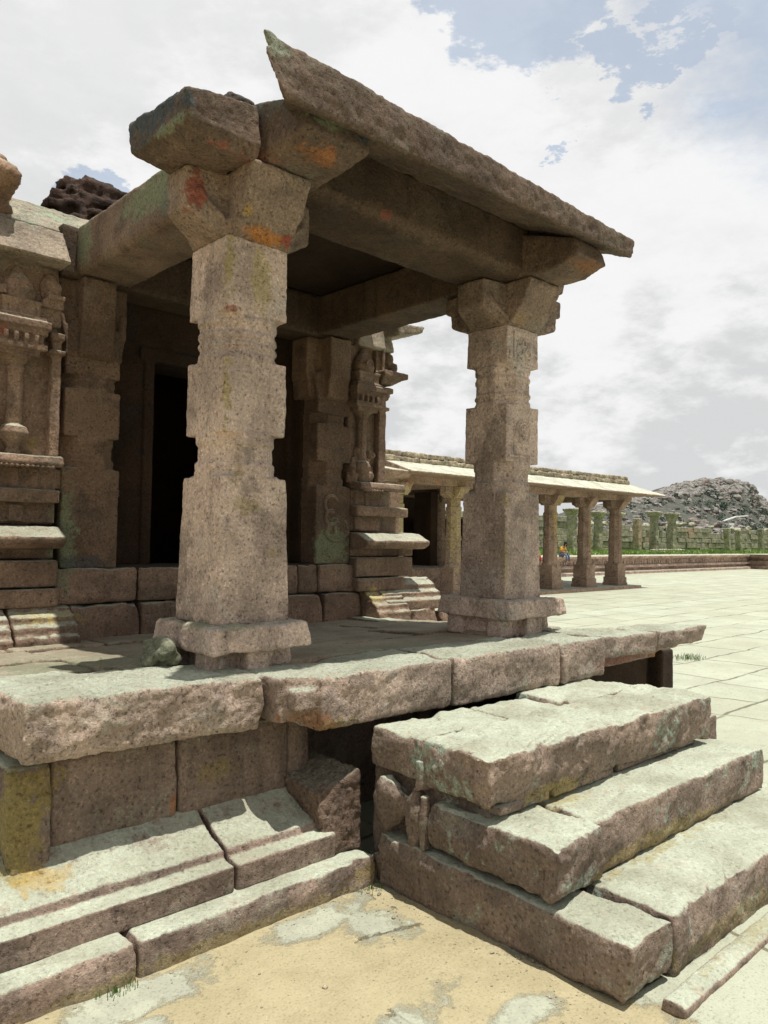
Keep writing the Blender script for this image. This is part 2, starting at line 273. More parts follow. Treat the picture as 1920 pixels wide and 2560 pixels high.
# ------------------------------------------------------------------ builders
class MB:
    def __init__(s): s.v = []; s.f = []
    def add(s, vs, fs):
        b = len(s.v); s.v += [Vector(p) for p in vs]; s.f += [tuple(b+i for i in f) for f in fs]; return s
    def hexa(s, p): return s.add(p, [(3,2,1,0),(4,5,6,7),(0,1,5,4),(1,2,6,5),(2,3,7,6),(3,0,4,7)])
    def box(s, x0, x1, y0, y1, z0, z1): return s.hexa([(x0,y0,z0),(x1,y0,z0),(x1,y1,z0),(x0,y1,z0),(x0,y0,z1),(x1,y0,z1),(x1,y1,z1),(x0,y1,z1)])
    def loft(s, rings):
        n = len(rings[0]); vs = [p for r in rings for p in r]
        fs = [tuple(reversed(range(n))), tuple((len(rings)-1)*n+i for i in range(n))]
        for k in range(len(rings)-1):
            for i in range(n):
                j = (i+1) % n; fs.append((k*n+i, k*n+j, (k+1)*n+j, (k+1)*n+i))
        return s.add(vs, fs)
    def rhexa(s, p, j=.0075, step=.09, chip=.13):
        P = [Vector(q) for q in p]; rr = random.Random(int(abs(P[0].x*997+P[1].y*131+P[6].z*71)*10)); rings = []
        pts = []
        for k in range(4):
            n = max(2, int((P[(k+1) % 4]-P[k]).length/step)); pts += [(k, i/n) for i in range(n)]
        big = [rr.uniform(.02,.05) if rr.random() < chip else 0 for _ in pts]; cen = [(P[0]+P[2])/2, (P[4]+P[6])/2]
        for t, ins, jj in ((0,.012,1),(.12,0,1),(.45,-.002,1),(.78,0,1),(.93,.004,1),(1,.016,1)):
            ring = []
            for (k, u), bg in zip(pts, big):
                a = P[k].lerp(P[(k+1) % 4], u); b = P[4+k].lerp(P[4+(k+1) % 4], u); q = a.lerp(b, t); c = cen[0].lerp(cen[1], t)
                inw = Vector((c.x-q.x, c.y-q.y, 0)); d = (P[(k+1) % 4]-P[k]); nrm = Vector((-d.y, d.x, 0))
                if nrm.length < 1e-6: nrm = inw
                nrm.normalize()
                if nrm.dot(inw) < 0: nrm = -nrm
                v = ins+rr.uniform(-j, j)+(bg*max(0, (t-.5)*2) if t > .5 else 0); v = max(v, -j)
                q = q+nrm*v+Vector((0,0,rr.uniform(-j,j)*.4-(bg*.5 if t == 1 else 0))); ring.append(q)
            rings.append(ring)
        s.loft(rings); n = len(pts); f0 = len(s.f)-(len(rings)-1)*n-2
        # fan the caps from their centres so that chipped outlines stay clean
        b = len(s.v); base = b-len(rings)*n
        s.v += [sum(rings[0], Vector())/n, sum(rings[-1], Vector())/n]
        del s.f[f0:f0+2]
        for i in range(n): s.f.append((base+(i+1) % n, base+i, b)); s.f.append((base+(len(rings)-1)*n+i, base+(len(rings)-1)*n+(i+1) % n, b+1))
        return s
    def rbox(s, x0, x1, y0, y1, z0, z1, **k): return s.rhexa([(x0,y0,z0),(x1,y0,z0),(x1,y1,z0),(x0,y1,z0),(x0,y0,z1),(x1,y0,z1),(x1,y1,z1),(x0,y1,z1)], **k)
    def px(s, prof, x0, x1, dx=0): return s.loft([[(x0,y,z) for y, z in prof], [(x1,y,z) for y, z in prof]])
    def py(s, prof, y0, y1): return s.loft([[(x,y0,z) for x, z in prof], [(x,y1,z) for x, z in prof]])
    def pz(s, prof, z0, z1): return s.loft([[(x,y,z0) for x, y in prof], [(x,y,z1) for x, y in prof]])
    def sq(s, cx, cy, z0, z1, w0, w1=None, d=None):
        w1 = w0 if w1 is None else w1
        return s.loft([[(cx+a*w/2, cy+b*w/2, z) for a, b in ((-1,-1),(1,-1),(1,1),(-1,1))] for z, w in ((z0,w0),(z1,w1))])
    def ngon(s, cx, cy, zr, n=8, rot=None, sy=1):
        rot = math.pi/n if rot is None else rot; k = 1/math.cos(math.pi/n)
        return s.loft([[(cx+r*k*math.cos(rot+2*math.pi*i/n), cy+sy*r*k*math.sin(rot+2*math.pi*i/n), z) for i in range(n)] for r, z in zr])
    def tor(s, c, ax1, ax2, r, t, n=18, arc=(0, 2*math.pi)):
        c = Vector(c); a1 = Vector(ax1); a2 = Vector(ax2); nn = a1.cross(a2); full = abs(arc[1]-arc[0]-2*math.pi) < .01
        rings = []
        for i in range(n if full else n+1):
            a = arc[0]+(arc[1]-arc[0])*i/n; d = a1*math.cos(a)+a2*math.sin(a)
            rings.append([c+d*(r+t*math.cos(b))+nn*(t*math.sin(b)) for b in [k*math.pi/3 for k in range(6)]])
        if full:
            vs = [p for q in rings for p in q]; fs = []
            for i in range(n):
                for k in range(6): fs.append((i*6+k, i*6+(k+1) % 6, ((i+1) % n)*6+(k+1) % 6, ((i+1) % n)*6+k))
            return s.add(vs, fs)
        return s.loft(rings)
    def blob(s, c, r, seed=0, amp=.25, sub=2):
        bm = bmesh.new(); bmesh.ops.create_icosphere(bm, subdivisions=sub, radius=1)
        vs = []
        for v in bm.verts:
            k = 1+amp*noise.noise(v.co*1.4+Vector((seed*3.1, seed*1.7, seed)))*1.6
            vs.append((c[0]+v.co.x*r[0]*k, c[1]+v.co.y*r[1]*k, c[2]+v.co.z*r[2]*k))
        fs = [tuple(v.index for v in f.verts) for f in bm.faces]; bm.free(); return s.add(vs, fs)
    def bar(s, a, b, w, h=None):
        a = Vector(a); b = Vector(b); d = (b-a).normalized(); u = d.cross(Vector((0,0,1)));
        if u.length < .01: u = Vector((1,0,0))
        u.normalize(); q = u.cross(d); h = h or w
        return s.loft([[p+u*w*i+q*h*j for i, j in ((-.5,-.5),(.5,-.5),(.5,.5),(-.5,.5))] for p in (a, b)])

TEX = {}
def tex(scale, depth=2):
    k = (scale, depth)
    if k not in TEX:
        t = bpy.data.textures.new('stone_relief', 'CLOUDS'); t.noise_scale = scale; t.noise_depth = depth; TEX[k] = t
    return TEX[k]
BASE = {}
def root_loc(o):
    while o.parent: o = o.parent
    return Vector(BASE.get(o.name, (0,0,0)))
def thing(name, loc, label, cat, group=None):
    o = bpy.data.objects.new(name, None); COL.objects.link(o); o.location = loc; o.empty_display_size = .2; BASE[o.name] = loc
    o['label'] = label; o['category'] = cat; o['kind'] = 'thing'
    if group: o['group'] = group
    return o
TODO = []
def obj(name, mb, mat, parent=None, vox=0, amp=0, fine=0, bev=0, ascale=.16, fscale=.035, smooth=True, label=None, origin=None):
    off = root_loc(parent) if parent else Vector(origin or (0,0,0))
    me = bpy.data.meshes.new(name)
    bm = bmesh.new(); vv = [bm.verts.new(p-off) for p in mb.v]
    for f in mb.f:
        try: bm.faces.new([vv[i] for i in f])
        except ValueError: pass
    bmesh.ops.recalc_face_normals(bm, faces=bm.faces); bm.to_mesh(me); bm.free()
    me.materials.append(mat); o = bpy.data.objects.new(name, me); COL.objects.link(o)
    if parent: o.parent = parent
    else: o.location = off; BASE[o.name] = off
    if label: o['label'] = label
    if bev:
        k = o.modifiers.new('b', 'BEVEL'); k.width = bev; k.segments = 2; k.limit_method = 'ANGLE'; k.angle_limit = R(35)
    if vox:
        k = o.modifiers.new('r', 'REMESH'); k.mode = 'VOXEL'; k.voxel_size = vox; k.use_smooth_shade = True
        for a, sc in ((amp, ascale), (fine, fscale)):
            if a:
                d = o.modifiers.new('d', 'DISPLACE'); d.texture = tex(sc); d.texture_coords = 'GLOBAL'; d.strength = a; d.mid_level = .5
    elif smooth is True and bev: pass
    if o.modifiers: TODO.append(o)
    return o
def tag(o, label, cat, group=None):
    o['label'] = label; o['category'] = cat; o['kind'] = 'thing'
    if group: o['group'] = group
    return o
def struct(o): o['kind'] = 'structure'; return o

# ------------------------------------------------------------------ ground
def sheet(name, xs, ys, zf, mat):
    mb = MB(); n = len(xs)
    mb.add([(x, y, zf(x, y)) for y in ys for x in xs], [(j*n+i, j*n+i+1, (j+1)*n+i+1, (j+1)*n+i) for j in range(len(ys)-1) for i in range(n-1)])
    o = obj(name, mb, mat); 
    for p in o.data.polygons: p.use_smooth = True
    return o
def gz(x, y):
    k = max(0, 1-max(0, math.hypot(x-2.5, y-2)-4)/4)
    d = .035*max(0, 1-abs(x-2.50)/.3)*max(0, min(1, (2.9-y)/.4)) if x < 2.9 and y > 1.2 else 0
    return -.012+.016*noise.noise(Vector((x*1.3, y*1.3, 0)))*k+.006*noise.noise(Vector((x*6, y*6, 3)))*k-d*.5
xs = [-2500,-400,-60,-12,-4] + [i*.06 for i in range(-20, 110)] + [7,8,10,14,20,30,50,90,200,600,3000]
ys = [-2500,-300,-40,-8,-3] + [i*.06 for i in range(-20, 60)] + [4,5,7,10,14,20,40,90,250,800,3000]
struct(sheet('ground', xs, ys, gz, M['ground']))

# ------------------------------------------------------------------ stone platform
plat = thing('stone_platform', (2.4,3.6,0), 'long rough granite platform with overhanging ledge slabs carrying the pillared porch', 'platform')
for x0, x1 in ((.2,1.325),(1.335,2.50)):
    obj('base_course', MB().rbox(x0,x1,2.67,3.1,-.1,.112), M['base'], plat, .011,.014,.006,.012)
prof = [(2.79,.10),(2.79,.218),(2.872,.222),(2.876,.254),(2.92,.272),(2.97,.288),(3.02,.312),(3.07,.345),(3.12,.375),(3.3,.375),(3.3,.10)]
obj('moulding', MB().px(prof,.2,1.812), M['base'], plat, .010,.012,.006,.008)
bx_ = MB().hexa([(2.31,2.795,.11),(2.52,2.79,.11),(2.52,3.4,.11),(2.31,3.4,.11),(2.29,2.85,.39),(2.52,2.805,.48),(2.52,3.4,.50),(2.28,3.4,.45)])
obj('moulding', MB().px(prof,1.826,2.36), M['base'], plat, .010,.014,.006,.008)
obj('broken_end', bx_, granite('rough_end_granite', (.20,.14,.105), topamt=.35, lichamt=.2, bump=1.2), plat, .008,.020,.016,.008, ascale=.07, fscale=.03)
obj('wall_block', MB().hexa([(.99,3.03,.30),(1.155,3.05,.31),(1.155,3.4,.31),(.99,3.4,.30),(.99,3.07,.70),(1.155,3.08,.70),(1.155,3.4,.70),(.99,3.4,.70)]), M['base'], plat, .011,.016,.006,.02, label='ochre stained corner block')
for x0, x1, y in ((1.163,1.705,3.10),(1.717,2.30,3.10),(2.306,2.44,3.11)):
    obj('wall_block', MB().rbox(x0,x1,y,y+.3,.34,.705, j=.006, chip=.05), M['base'], plat, .011,.010,.005,.014)
obj('core', MB().box(1.06,4.85,3.5,6.2,-.1,.76).box(4.85,5.95,5.6,6.6,-.1,.8), M['base'], plat)
obj('ledge_slab', MB().rhexa([(1.005,2.97,.735),(2.04,2.965,.715),(2.04,3.36,.72),(1.005,3.7,.73),(1.0,2.955,.972),(2.075,2.95,.955),(2.075,3.36,.955),(1.0,3.7,.965)]), M['ledge'], plat, .009,.020,.014,.018, label='thick rough end slab of the ledge')
mb = MB().rbox(2.245,3.148,2.78,3.26,.70,.948).hexa([(2.09,2.90,.74),(2.30,2.86,.74),(2.30,3.26,.74),(2.05,3.3,.74),(2.085,2.90,.945),(2.30,2.83,.945),(2.30,3.26,.95),(2.085,3.3,.95)]).box(2.12,2.32,2.80,3.0,.80,.895).box(2.02,2.12,3.03,3.28,.755,.94)
obj('ledge_slab', mb, M['ledge'], plat, .010,.022,.010,.012, label='ledge slab with a broken notched end')
for x0, x1, y0, z0, z1, y1 in ((3.158,4.155,2.775,.69,.952,3.22),(4.165,4.645,2.755,.695,.952,3.20)):
    obj('ledge_slab', MB().rbox(x0,x1,y0,y1,z0,z1), M['ledge'], plat, .012,.018,.010,.016)
obj('ledge_slab', MB().rhexa([(4.655,2.77,.80),(5.235,2.70,.80),(5.235,3.1,.80),(4.655,3.15,.80),(4.655,2.77,.95),(5.235,2.68,.95),(5.235,3.05,.95),(4.655,3.35,.95)]), M['ledge'], plat, .012,.016,.008,.012)
obj('ledge_slab', MB().rhexa([(5.25,2.70,.82),(5.96,2.69,.83),(5.70,3.0,.83),(5.25,3.05,.82),(5.25,2.68,.95),(6.0,2.67,.955),(5.72,3.0,.955),(5.25,3.05,.95)]), M['ledge'], plat, .012,.018,.008,.012, label='broken tapering slab at the far end')
obj('bed_course', MB().box(4.60,5.55,2.86,3.2,.72,.80).box(5.5,5.85,2.84,3.0,.77,.82), M['ledge'], plat, .014,.02,.01,.01)
obj('end_wall', MB().box(4.2,5.72,3.02,3.3,-.1,.725).box(5.80,6.02,2.95,3.2,-.1,.74).box(5.70,5.82,3.08,3.2,-.1,.73), M['dark_wall'], plat, .02,.012,0,.02)
obj('side_wall', MB().box(4.62,4.9,3.3,5.6,-.1,.86), M['base'], plat, .02,.02)
# floor slabs: the inner floor sinks a little towards the wall
def fz(y): return .948-.115*max(0, min(1, (y-3.5)/1.9))
rows = [(3.27,3.715),(3.735,4.275),(4.297,4.95),(4.972,5.75)]
rnd = random.Random(3)
for k, (y0, y1) in enumerate(rows):
    xs_ = [.95,1.66,2.52,3.33,4.12,4.92] if k % 2 == 0 else [.9,1.60,2.2,3.02,3.85,4.94]
    if k == 0: xs_ = [1.05,1.66,2.10,3.12,4.16,4.92]
    for i in range(len(xs_)-1):
        a = xs_[i]+.011; b = xs_[i+1]-.011; dz = rnd.uniform(-.010,.010); ya = 3.66 if (k == 0 and i == 0) else y0
        if k == 0 and i == 0: continue
        sk = rnd.uniform(-.04,.04)
        if k == 0: sk = 0
        obj('floor_slab', MB().hexa([(a,ya,.74),(b,ya,.74),(b+sk,y1,.70),(a+sk,y1,.70),(a,ya,fz(ya)+dz),(b,ya,fz(ya)+dz),(b+sk,y1,fz(y1)+dz),(a+sk,y1,fz(y1)+dz)]), M['floor'], plat, .018,.014,.006,.012)

# ------------------------------------------------------------------ stone stair
st = thing('stone_stair', (3.4,2.1,0), 'flight of three heavy worn granite steps in front of the platform', 'stairs')
S = M['step']
obj('step', MB().rhexa([(2.515,1.40,-.02),(2.775,1.365,.03),(2.79,2.66,-.05),(2.515,2.66,-.04),(2.50,1.365,.19),(2.785,1.36,.205),(2.80,2.66,.215),(2.50,2.66,.215)]), S, st, .009,.024,.010,.014, label='long side block of the bottom step, undercut along its foot')
obj('step', MB().rhexa([(2.80,1.37,-.05),(4.80,1.35,-.05),(4.80,1.95,-.05),(2.82,1.95,-.05),(2.797,1.36,.205),(4.80,1.35,.205),(4.80,1.95,.205),(2.81,1.95,.205)]), S, st, .011,.024,.010,.02)
obj('step', MB().rhexa([(2.505,1.69,.235),(2.865,1.70,.215),(2.88,2.37,.21),(2.53,2.37,.225),(2.50,1.655,.432),(2.87,1.705,.432),(2.885,2.30,.432),(2.51,2.36,.435)]), S, st, .009,.034,.014,.03, label='chipped corner block of the middle step')
obj('step', MB().rbox(2.882,4.62,1.735,2.25,.205,.436), S, st, .011,.016,.009,.012)
obj('step', MB().rhexa([(2.53,2.03,.475),(4.46,1.99,.47),(4.46,2.42,.47),(2.56,2.44,.49),(2.505,1.985,.70),(4.51,1.97,.71),(4.53,2.42,.71),(2.52,2.42,.70)]), S, st, .010,.038,.018,.025, label='worn top step with a rounded rough front')
obj('step', MB().rbox(2.535,3.18,2.43,2.76,.50,.692), S, st, .011,.02,.01,.016)
obj('step', MB().rbox(3.215,3.70,2.435,2.74,.50,.682), S, st, .011,.02,.01,.016)
obj('step', MB().rbox(3.735,4.52,2.43,2.82,.50,.695), S, st, .012,.02,.01,.016)
obj('rubble_fill', MB().blob((2.64,2.60,.59),(.09,.16,.10),1).blob((2.55,2.63,.35),(.06,.11,.12),2).blob((2.55,2.46,.34),(.05,.055,.13),3).box(2.60,4.45,2.08,2.8,-.05,.49), S, st, .011,.03,.015)
obj('step_face', MB().box(2.505,2.55,2.37,2.40,.22,.45).box(2.51,2.60,2.40,2.43,.47,.60), S, st, .01,.02,.01)
obj('packing_stone', MB().box(2.60,2.95,2.025,2.12,.44,.478).box(2.99,3.5,2.025,2.12,.44,.476).box(3.55,4.4,2.03,2.12,.44,.475), S, st, .009,.012,.006, label='thin packing stones under the top step')
obj('end_stone', MB().box(4.54,4.70,2.03,2.4,.30,.56), S, st, .012,.012,.006,.012)
obj('foundation', MB().hexa([(2.56,1.75,-.1),(4.7,1.6,-.1),(4.7,2.7,-.1),(2.56,2.7,-.1),(2.53,2.2,.06),(4.7,1.7,.1),(4.7,2.7,.1),(2.50,2.7,.12)]), granite('foundation_granite', (.20,.14,.10), topamt=.4, stains=(((2.50,2.55,.03),(.06,.14,.05),RED,.85), ((2.50,2.40,.02),(.06,.09,.04),ORA,.8))), st, .012,.02,.01)
kb = MB().px([(1.225,-.03),(1.225,.008),(1.25,.018),(1.29,.020),(1.315,.012),(1.32,-.03)], 2.60, 5.2)
tag(obj('kerb_stone', kb, M['step'], None, .008,.010,.005,.006, origin=(3.9,1.27,0)), 'low narrow stone kerb strip along the foot of the bottom step', 'kerb')
gs = MB().blob((1.80,3.50,1.0),(.085,.10,.08),5,.45,3)
tag(obj('loose_stone', gs, M['green_stone'], None, .009,.035,.02, origin=(1.80,3.50,.93)), 'small mossy green stone lying against the base of the near pillar', 'stone')

# ------------------------------------------------------------------ porch
porch = thing('temple_porch', (3.3,4.3,.95), 'open stone porch on two carved pillars with heavy sloping eave slab', 'porch')
def shaft(cx, cy, zs, w0, w1, reliefs=True):
    """square blocks alternating with octagonal necks"""
    z0, z1, z2, z3, z4, z5 = zs; mb = MB(); wm = w1; c = wm/2
    mb.sq(cx, cy, z0, z1, w0, w1+.012)
    def neck(a, b, lower):
        mb.ngon(cx, cy, [(c-.004,a-.03),(c-.004,b+.03)])
        h = b-a
        if lower:
            mb.ngon(cx, cy, [(c+.008,a-.01),(c+.008,a+.030)]); mb.ngon(cx, cy, [(c+.009,a+.036),(c+.009,a+.075)]); mb.ngon(cx, cy, [(c+.006,b-.055),(c+.006,b-.015)])
            mb.ngon(cx, cy, [(c+.006,b-.02),(c+.006,b+.01)])
        else:
            mb.ngon(cx, cy, [(c+.006,b-.05),(c+.006,b-.01)]); mb.ngon(cx, cy, [(c+.005,b-.115),(c+.005,b-.085)]); mb.ngon(cx, cy, [(c+.006,a-.01),(c+.006,a+.03)])
            mb.ngon(cx, cy, [(c+.006,a+.06),(c+.006,a+.085)])
    neck(z1, z2, True); mb.sq(cx, cy, z2, z3, w1, w1); neck(z3, z4, False); mb.sq(cx, cy, z4, z5, w1-.004, w1-.012)
    # rolled fillets and hood finials at the corners and mid faces of the lowest block
    h = w1/2+.006
    for k in range(3):
        z = z1-.185+.03*k
        for sx in (-1, 1):
            for sy in (-1, 1):
                (mb.box(cx+sx*(h-.04)-.045, cx+sx*(h-.04)+.045, cy+sy*(h-.04)-.045, cy+sy*(h-.04)+.045, z, z+.017) if k < 2 else None)
    for sx in (-1, 1):
        for sy in (-1, 1):
            mb.blob((cx+sx*(h-.05), cy+sy*(h-.05), z1-.075),(.05,.05,.05),3,.1,2); mb.blob((cx+sx*(h-.05), cy+sy*(h-.05), z1-.018),(.05,.05,.032),4,.1,2)
    for dx, dy in ((0,-1),(-1,0)):
        for k in range(2):
            z = z1-.185+.03*k
            if dx: mb.box(cx-h-.008, cx-h+.02, cy-.07, cy+.07, z, z+.017)
            else: mb.box(cx-.07, cx+.07, cy-h-.008, cy-h+.02, z, z+.017)
    return mb
def reliefs(parent, cx, cy, zs, w1, rich):
    """shallow carved panels, one part per block face"""
    z0, z1, z2, z3, z4, z5 = zs; h = w1/2
    for face in ('y', 'x'):
        def P(u, z, o=.003): return (cx+u, cy-h-o, z) if face == 'y' else (cx-h-o, cy+u, z)
        a1 = (1,0,0) if face == 'y' else (0,1,0); Z = (0,0,1)
        def slab(mb, u0, u1, za, zb, o):
            if face == 'y': mb.box(cx+u0, cx+u1, cy-h-o, cy-h+.02, za, zb)
            else: mb.box(cx-h-o, cx-h+.02, cy+u0, cy+u1, za, zb)
        def done(mb): obj('carved_panel', mb, M['pillar'], parent)
        mb = MB(); z = z1-.15
        slab(mb, -.085, .085, z-.012, z+.004, .013); slab(mb, -.085, .085, z-.042, z-.026, .013); slab(mb, -.078, .078, z-.05, z+.10, .002)
        mb.tor(P(0, z+.02), a1, Z, .066, .009, 14, (0, math.pi)); mb.tor(P(0, z+.015), a1, Z, .038, .008, 10, (0, math.pi))
        for u in (-.05,-.017,.017,.05): mb.tor(P(u, z+.012), a1, Z, .012, .006, 8)
        done(mb)
        if rich and face == 'y':
            zc = (z2+z3)/2+.02; mb = MB(); slab(mb, -.10, .10, z2+.06, z3-.04, .002); slab(mb, -.16, .15, z2+.035, z2+.05, .007)
            mb.tor(P(0, zc), a1, Z, .082, .007, 22); mb.tor(P(.008, zc+.008), a1, Z, .052, .009, 16, (.5, 5.2)); mb.tor(P(-.008, zc-.012), a1, Z, .025, .009, 12, (0, 4.6)); mb.tor(P(-.004, zc+.03), a1, Z, .013, .008, 8); mb.tor(P(.02, zc-.1), a1, Z, .035, .007, 10, (3.5, 5.6))
            done(mb)
            zt = z4+.10; mb = MB(); slab(mb, -.11, .11, z4+.03, z5-.03, .002)
            mb.tor(P(-.045, zt), a1, Z, .038, .008, 14); mb.tor(P(.048, zt-.008), a1, Z, .032, .008, 14); mb.tor(P(.002, zt+.055), a1, Z, .022, .009, 10); mb.tor(P(.06, zt+.045), a1, Z, .020, .007, 10); mb.tor(P(-.06, zt+.05), a1, Z, .014, .008, 8)
            mb.tor(P(-.045, zt-.045), a1, Z, .026, .008, 10, (math.pi, 2*math.pi)); mb.tor(P(.05, zt-.04), a1, Z, .024, .008, 10, (math.pi, 2*math.pi))
            done(mb)
def capital(mb, cx, cy, z0, z1, hw, arm, aw, dirs=((0,-1,.36,1),(-1,0,.19,0),(1,0,.22,0),(0,1,.2,0))):
    """cross-shaped corbel: four arms with bevelled undersides and ribs rising between them"""
    H = z1-z0
    mb.sq(cx, cy, z0-.01, z0+H*.45, hw*2+.03, hw*2-.03); mb.sq(cx, cy, z0+.03, z1, hw*2-.16, hw*2-.16)
    arm0 = arm
    for dx, dy, ew, slant, *ln in dirs:
        arm = ln[0] if ln else arm0
        if slant: pr = [(0,z0),(hw+.03,z0),(hw+.085,z0+H*.22),(hw+.13,z0+H*.42),(arm,z1-.03),(arm,z1),(0,z1)]
        else: pr = [(0,z0),(hw+.03,z0),(hw+.055,z0+.02),(arm-.015,z0+H*.30),(arm,z0+H*.36),(arm,z1),(0,z1)]
        if ln: pr = [(0,z0),(hw+.03,z0),(arm-.13,z0+.03),(arm-.06,z0+.06),(arm-.05,z0+H*.55),(arm-.01,z0+H*.58),(arm,z0+H*.62),(arm,z1),(0,z1)]
        e_ = min(ew, aw*1.1)
        def ring(sg):
            q = []
            for r_, z in pr:
                w = aw/2+(e_-aw)/2*max(0, min(1, (r_-hw*.55)/(arm-hw*.55))); u = sg*w; q.append((cx+dx*r_-dy*u, cy+dy*r_+dx*u, z))
            return q
        mb.loft([ring(-1), ring(1)])
    for sx in (-1, 1):
        p = (cx+sx*(hw-.005), cy-(hw-.005), z0+.03); mb.bar(p, (cx+sx*(arm0-.05), cy-.12, z0+H*.62), .03, .03)
    return mb
def pillar(cx, cy, zf, zs, w0, w1, slab, rich, label):
    mb = shaft(cx, cy, zs, w0, w1)
    sh = obj('pillar', mb, M['pillar'], porch, .0068,.012,.007,.005, label=label)
    x0, x1, y0, y1 = slab; zt = zs[0]
    b = MB().hexa([(x0,y0,zt-.125),(x1,y0,zt-.115),(x1,y1,zt-.12),(x0,y1,zt-.12),(x0+.02,y0+.02,zt+.006),(x1-.02,y0+.02,zt+.006),(x1-.02,y1-.02,zt+.006),(x0+.02,y1-.02,zt+.006)])
    hx = (x1-x0); hy = (y1-y0)
    b.box(x0+.09,x1-.09,y0+.12,y1-.08,zf-.05,zt-.10)
    b.box(x0+.36*hx,x0+.62*hx,y0+.035,y0+.2,zf-.02,zt-.10); b.box(x1-.17,x1-.03,y0+.14,y1-.1,zf-.02,zt-.10); b.box(x0+.03,x0+.16,y0+.10,y0+.22,zf-.02,zt-.10); b.box(x0+.03,x0+.16,y1-.22,y1-.08,zf-.02,zt-.10)
    obj('base_block', b, M['pillar'], sh, .009,.026,.014,.016)
    reliefs(sh, cx, cy, zs, w1, rich)
    cp = capital(MB(), cx, cy, zs[5]+.008, 3.392, w1/2-.012, .375, .335, **({'dirs': ((0,-1,.36,1),(-1,0,.24,0),(1,0,.33,0,.49),(0,1,.33,0,.42))} if rich else {}))
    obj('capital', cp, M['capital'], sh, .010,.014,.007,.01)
pillar(2.185,3.455,.94,(1.152,1.885,2.10,2.475,2.70,3.075),.418,.368,(1.885,2.47,3.13,3.75),False,'near pillar, streaked with ochre down its front')
pillar(4.465,3.505,.94,(1.175,1.92,2.135,2.54,2.83,3.095),.412,.374,(4.13,4.80,3.15,3.82),True,'far pillar, darker on its inner face and carved with a medallion')
RF = M['roof']
# beams
fb = [(3.27,3.40),(3.20,3.44),(3.20,3.742),(3.66,3.742),(3.66,3.40)]
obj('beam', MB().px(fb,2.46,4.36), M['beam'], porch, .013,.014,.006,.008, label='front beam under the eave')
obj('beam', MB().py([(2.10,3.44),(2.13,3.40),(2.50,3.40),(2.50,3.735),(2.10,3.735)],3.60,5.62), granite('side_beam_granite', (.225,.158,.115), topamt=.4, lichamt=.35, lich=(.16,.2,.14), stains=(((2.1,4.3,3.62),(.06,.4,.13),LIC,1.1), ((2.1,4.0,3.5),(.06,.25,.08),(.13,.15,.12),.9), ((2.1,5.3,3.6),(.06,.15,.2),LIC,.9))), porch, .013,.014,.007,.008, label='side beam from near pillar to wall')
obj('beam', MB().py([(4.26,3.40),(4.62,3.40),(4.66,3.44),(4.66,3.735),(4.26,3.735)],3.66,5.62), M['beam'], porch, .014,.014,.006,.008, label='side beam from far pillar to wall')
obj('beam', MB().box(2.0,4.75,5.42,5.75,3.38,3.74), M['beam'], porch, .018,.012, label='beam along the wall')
# beam ends
A = MB().hexa([(1.72,3.10,3.37),(2.02,3.05,3.37),(2.02,3.58,3.39),(1.72,3.52,3.39),(1.64,3.03,3.42),(2.02,3.03,3.42),(2.02,3.60,3.43),(1.63,3.57,3.44)])
A.box(1.9,2.052,3.13,3.62,3.40,3.69)
A.hexa([(1.64,3.03,3.415),(2.02,3.03,3.415),(2.02,3.60,3.425),(1.63,3.57,3.435),(1.63,3.03,3.56),(2.02,3.05,3.63),(2.02,3.60,3.70),(1.62,3.60,3.60)])
A.hexa([(1.63,3.03,3.55),(1.80,3.03,3.55),(1.80,3.60,3.60),(1.62,3.60,3.59),(1.72,3.10,3.60),(1.78,3.10,3.60),(1.80,3.58,3.66),(1.72,3.57,3.65)])
obj('corbel_block', A, RF, porch, .009,.022,.012,.012, label='grey topped corner block jutting out sideways')
B = MB().hexa([(2.12,2.86,3.40),(2.43,2.86,3.40),(2.46,3.30,3.40),(2.06,3.30,3.40),(2.085,2.755,3.445),(2.46,2.755,3.445),(2.47,3.30,3.445),(2.055,3.30,3.445)])
B.hexa([(2.085,2.755,3.44),(2.46,2.755,3.44),(2.47,3.30,3.44),(2.055,3.30,3.44),(2.09,2.765,3.60),(2.45,2.765,3.59),(2.46,3.30,3.745),(2.06,3.30,3.745)])
B.box(2.058,2.47,3.25,3.66,3.40,3.738)
obj('corbel_block', B, RF, porch, .009,.016,.010,.010, label='corner block jutting forward under the eave, stained orange')
B = MB().hexa([(4.28,2.92,3.395),(4.64,2.92,3.395),(4.66,3.35,3.40),(4.30,3.35,3.40),(4.28,2.78,3.45),(4.64,2.78,3.45),(4.66,3.35,3.45),(4.28,3.35,3.45)])
B.hexa([(4.28,2.76,3.445),(4.64,2.76,3.445),(4.66,3.35,3.445),(4.28,3.35,3.445),(4.28,2.77,3.56),(4.64,2.80,3.555),(4.66,3.35,3.74),(4.28,3.35,3.74)])
obj('corbel_block', B, RF, porch, .012,.016,.008,.015, label='forward block above the far pillar')
obj('corbel_block', MB().hexa([(4.66,3.3,3.40),(4.92,3.3,3.44),(4.92,3.62,3.44),(4.66,3.66,3.40),(4.66,3.28,3.70),(5.0,3.28,3.66),(5.0,3.62,3.66),(4.66,3.66,3.72)]), RF, porch, .012,.018,.008,.012, label='sideways block above the far pillar')
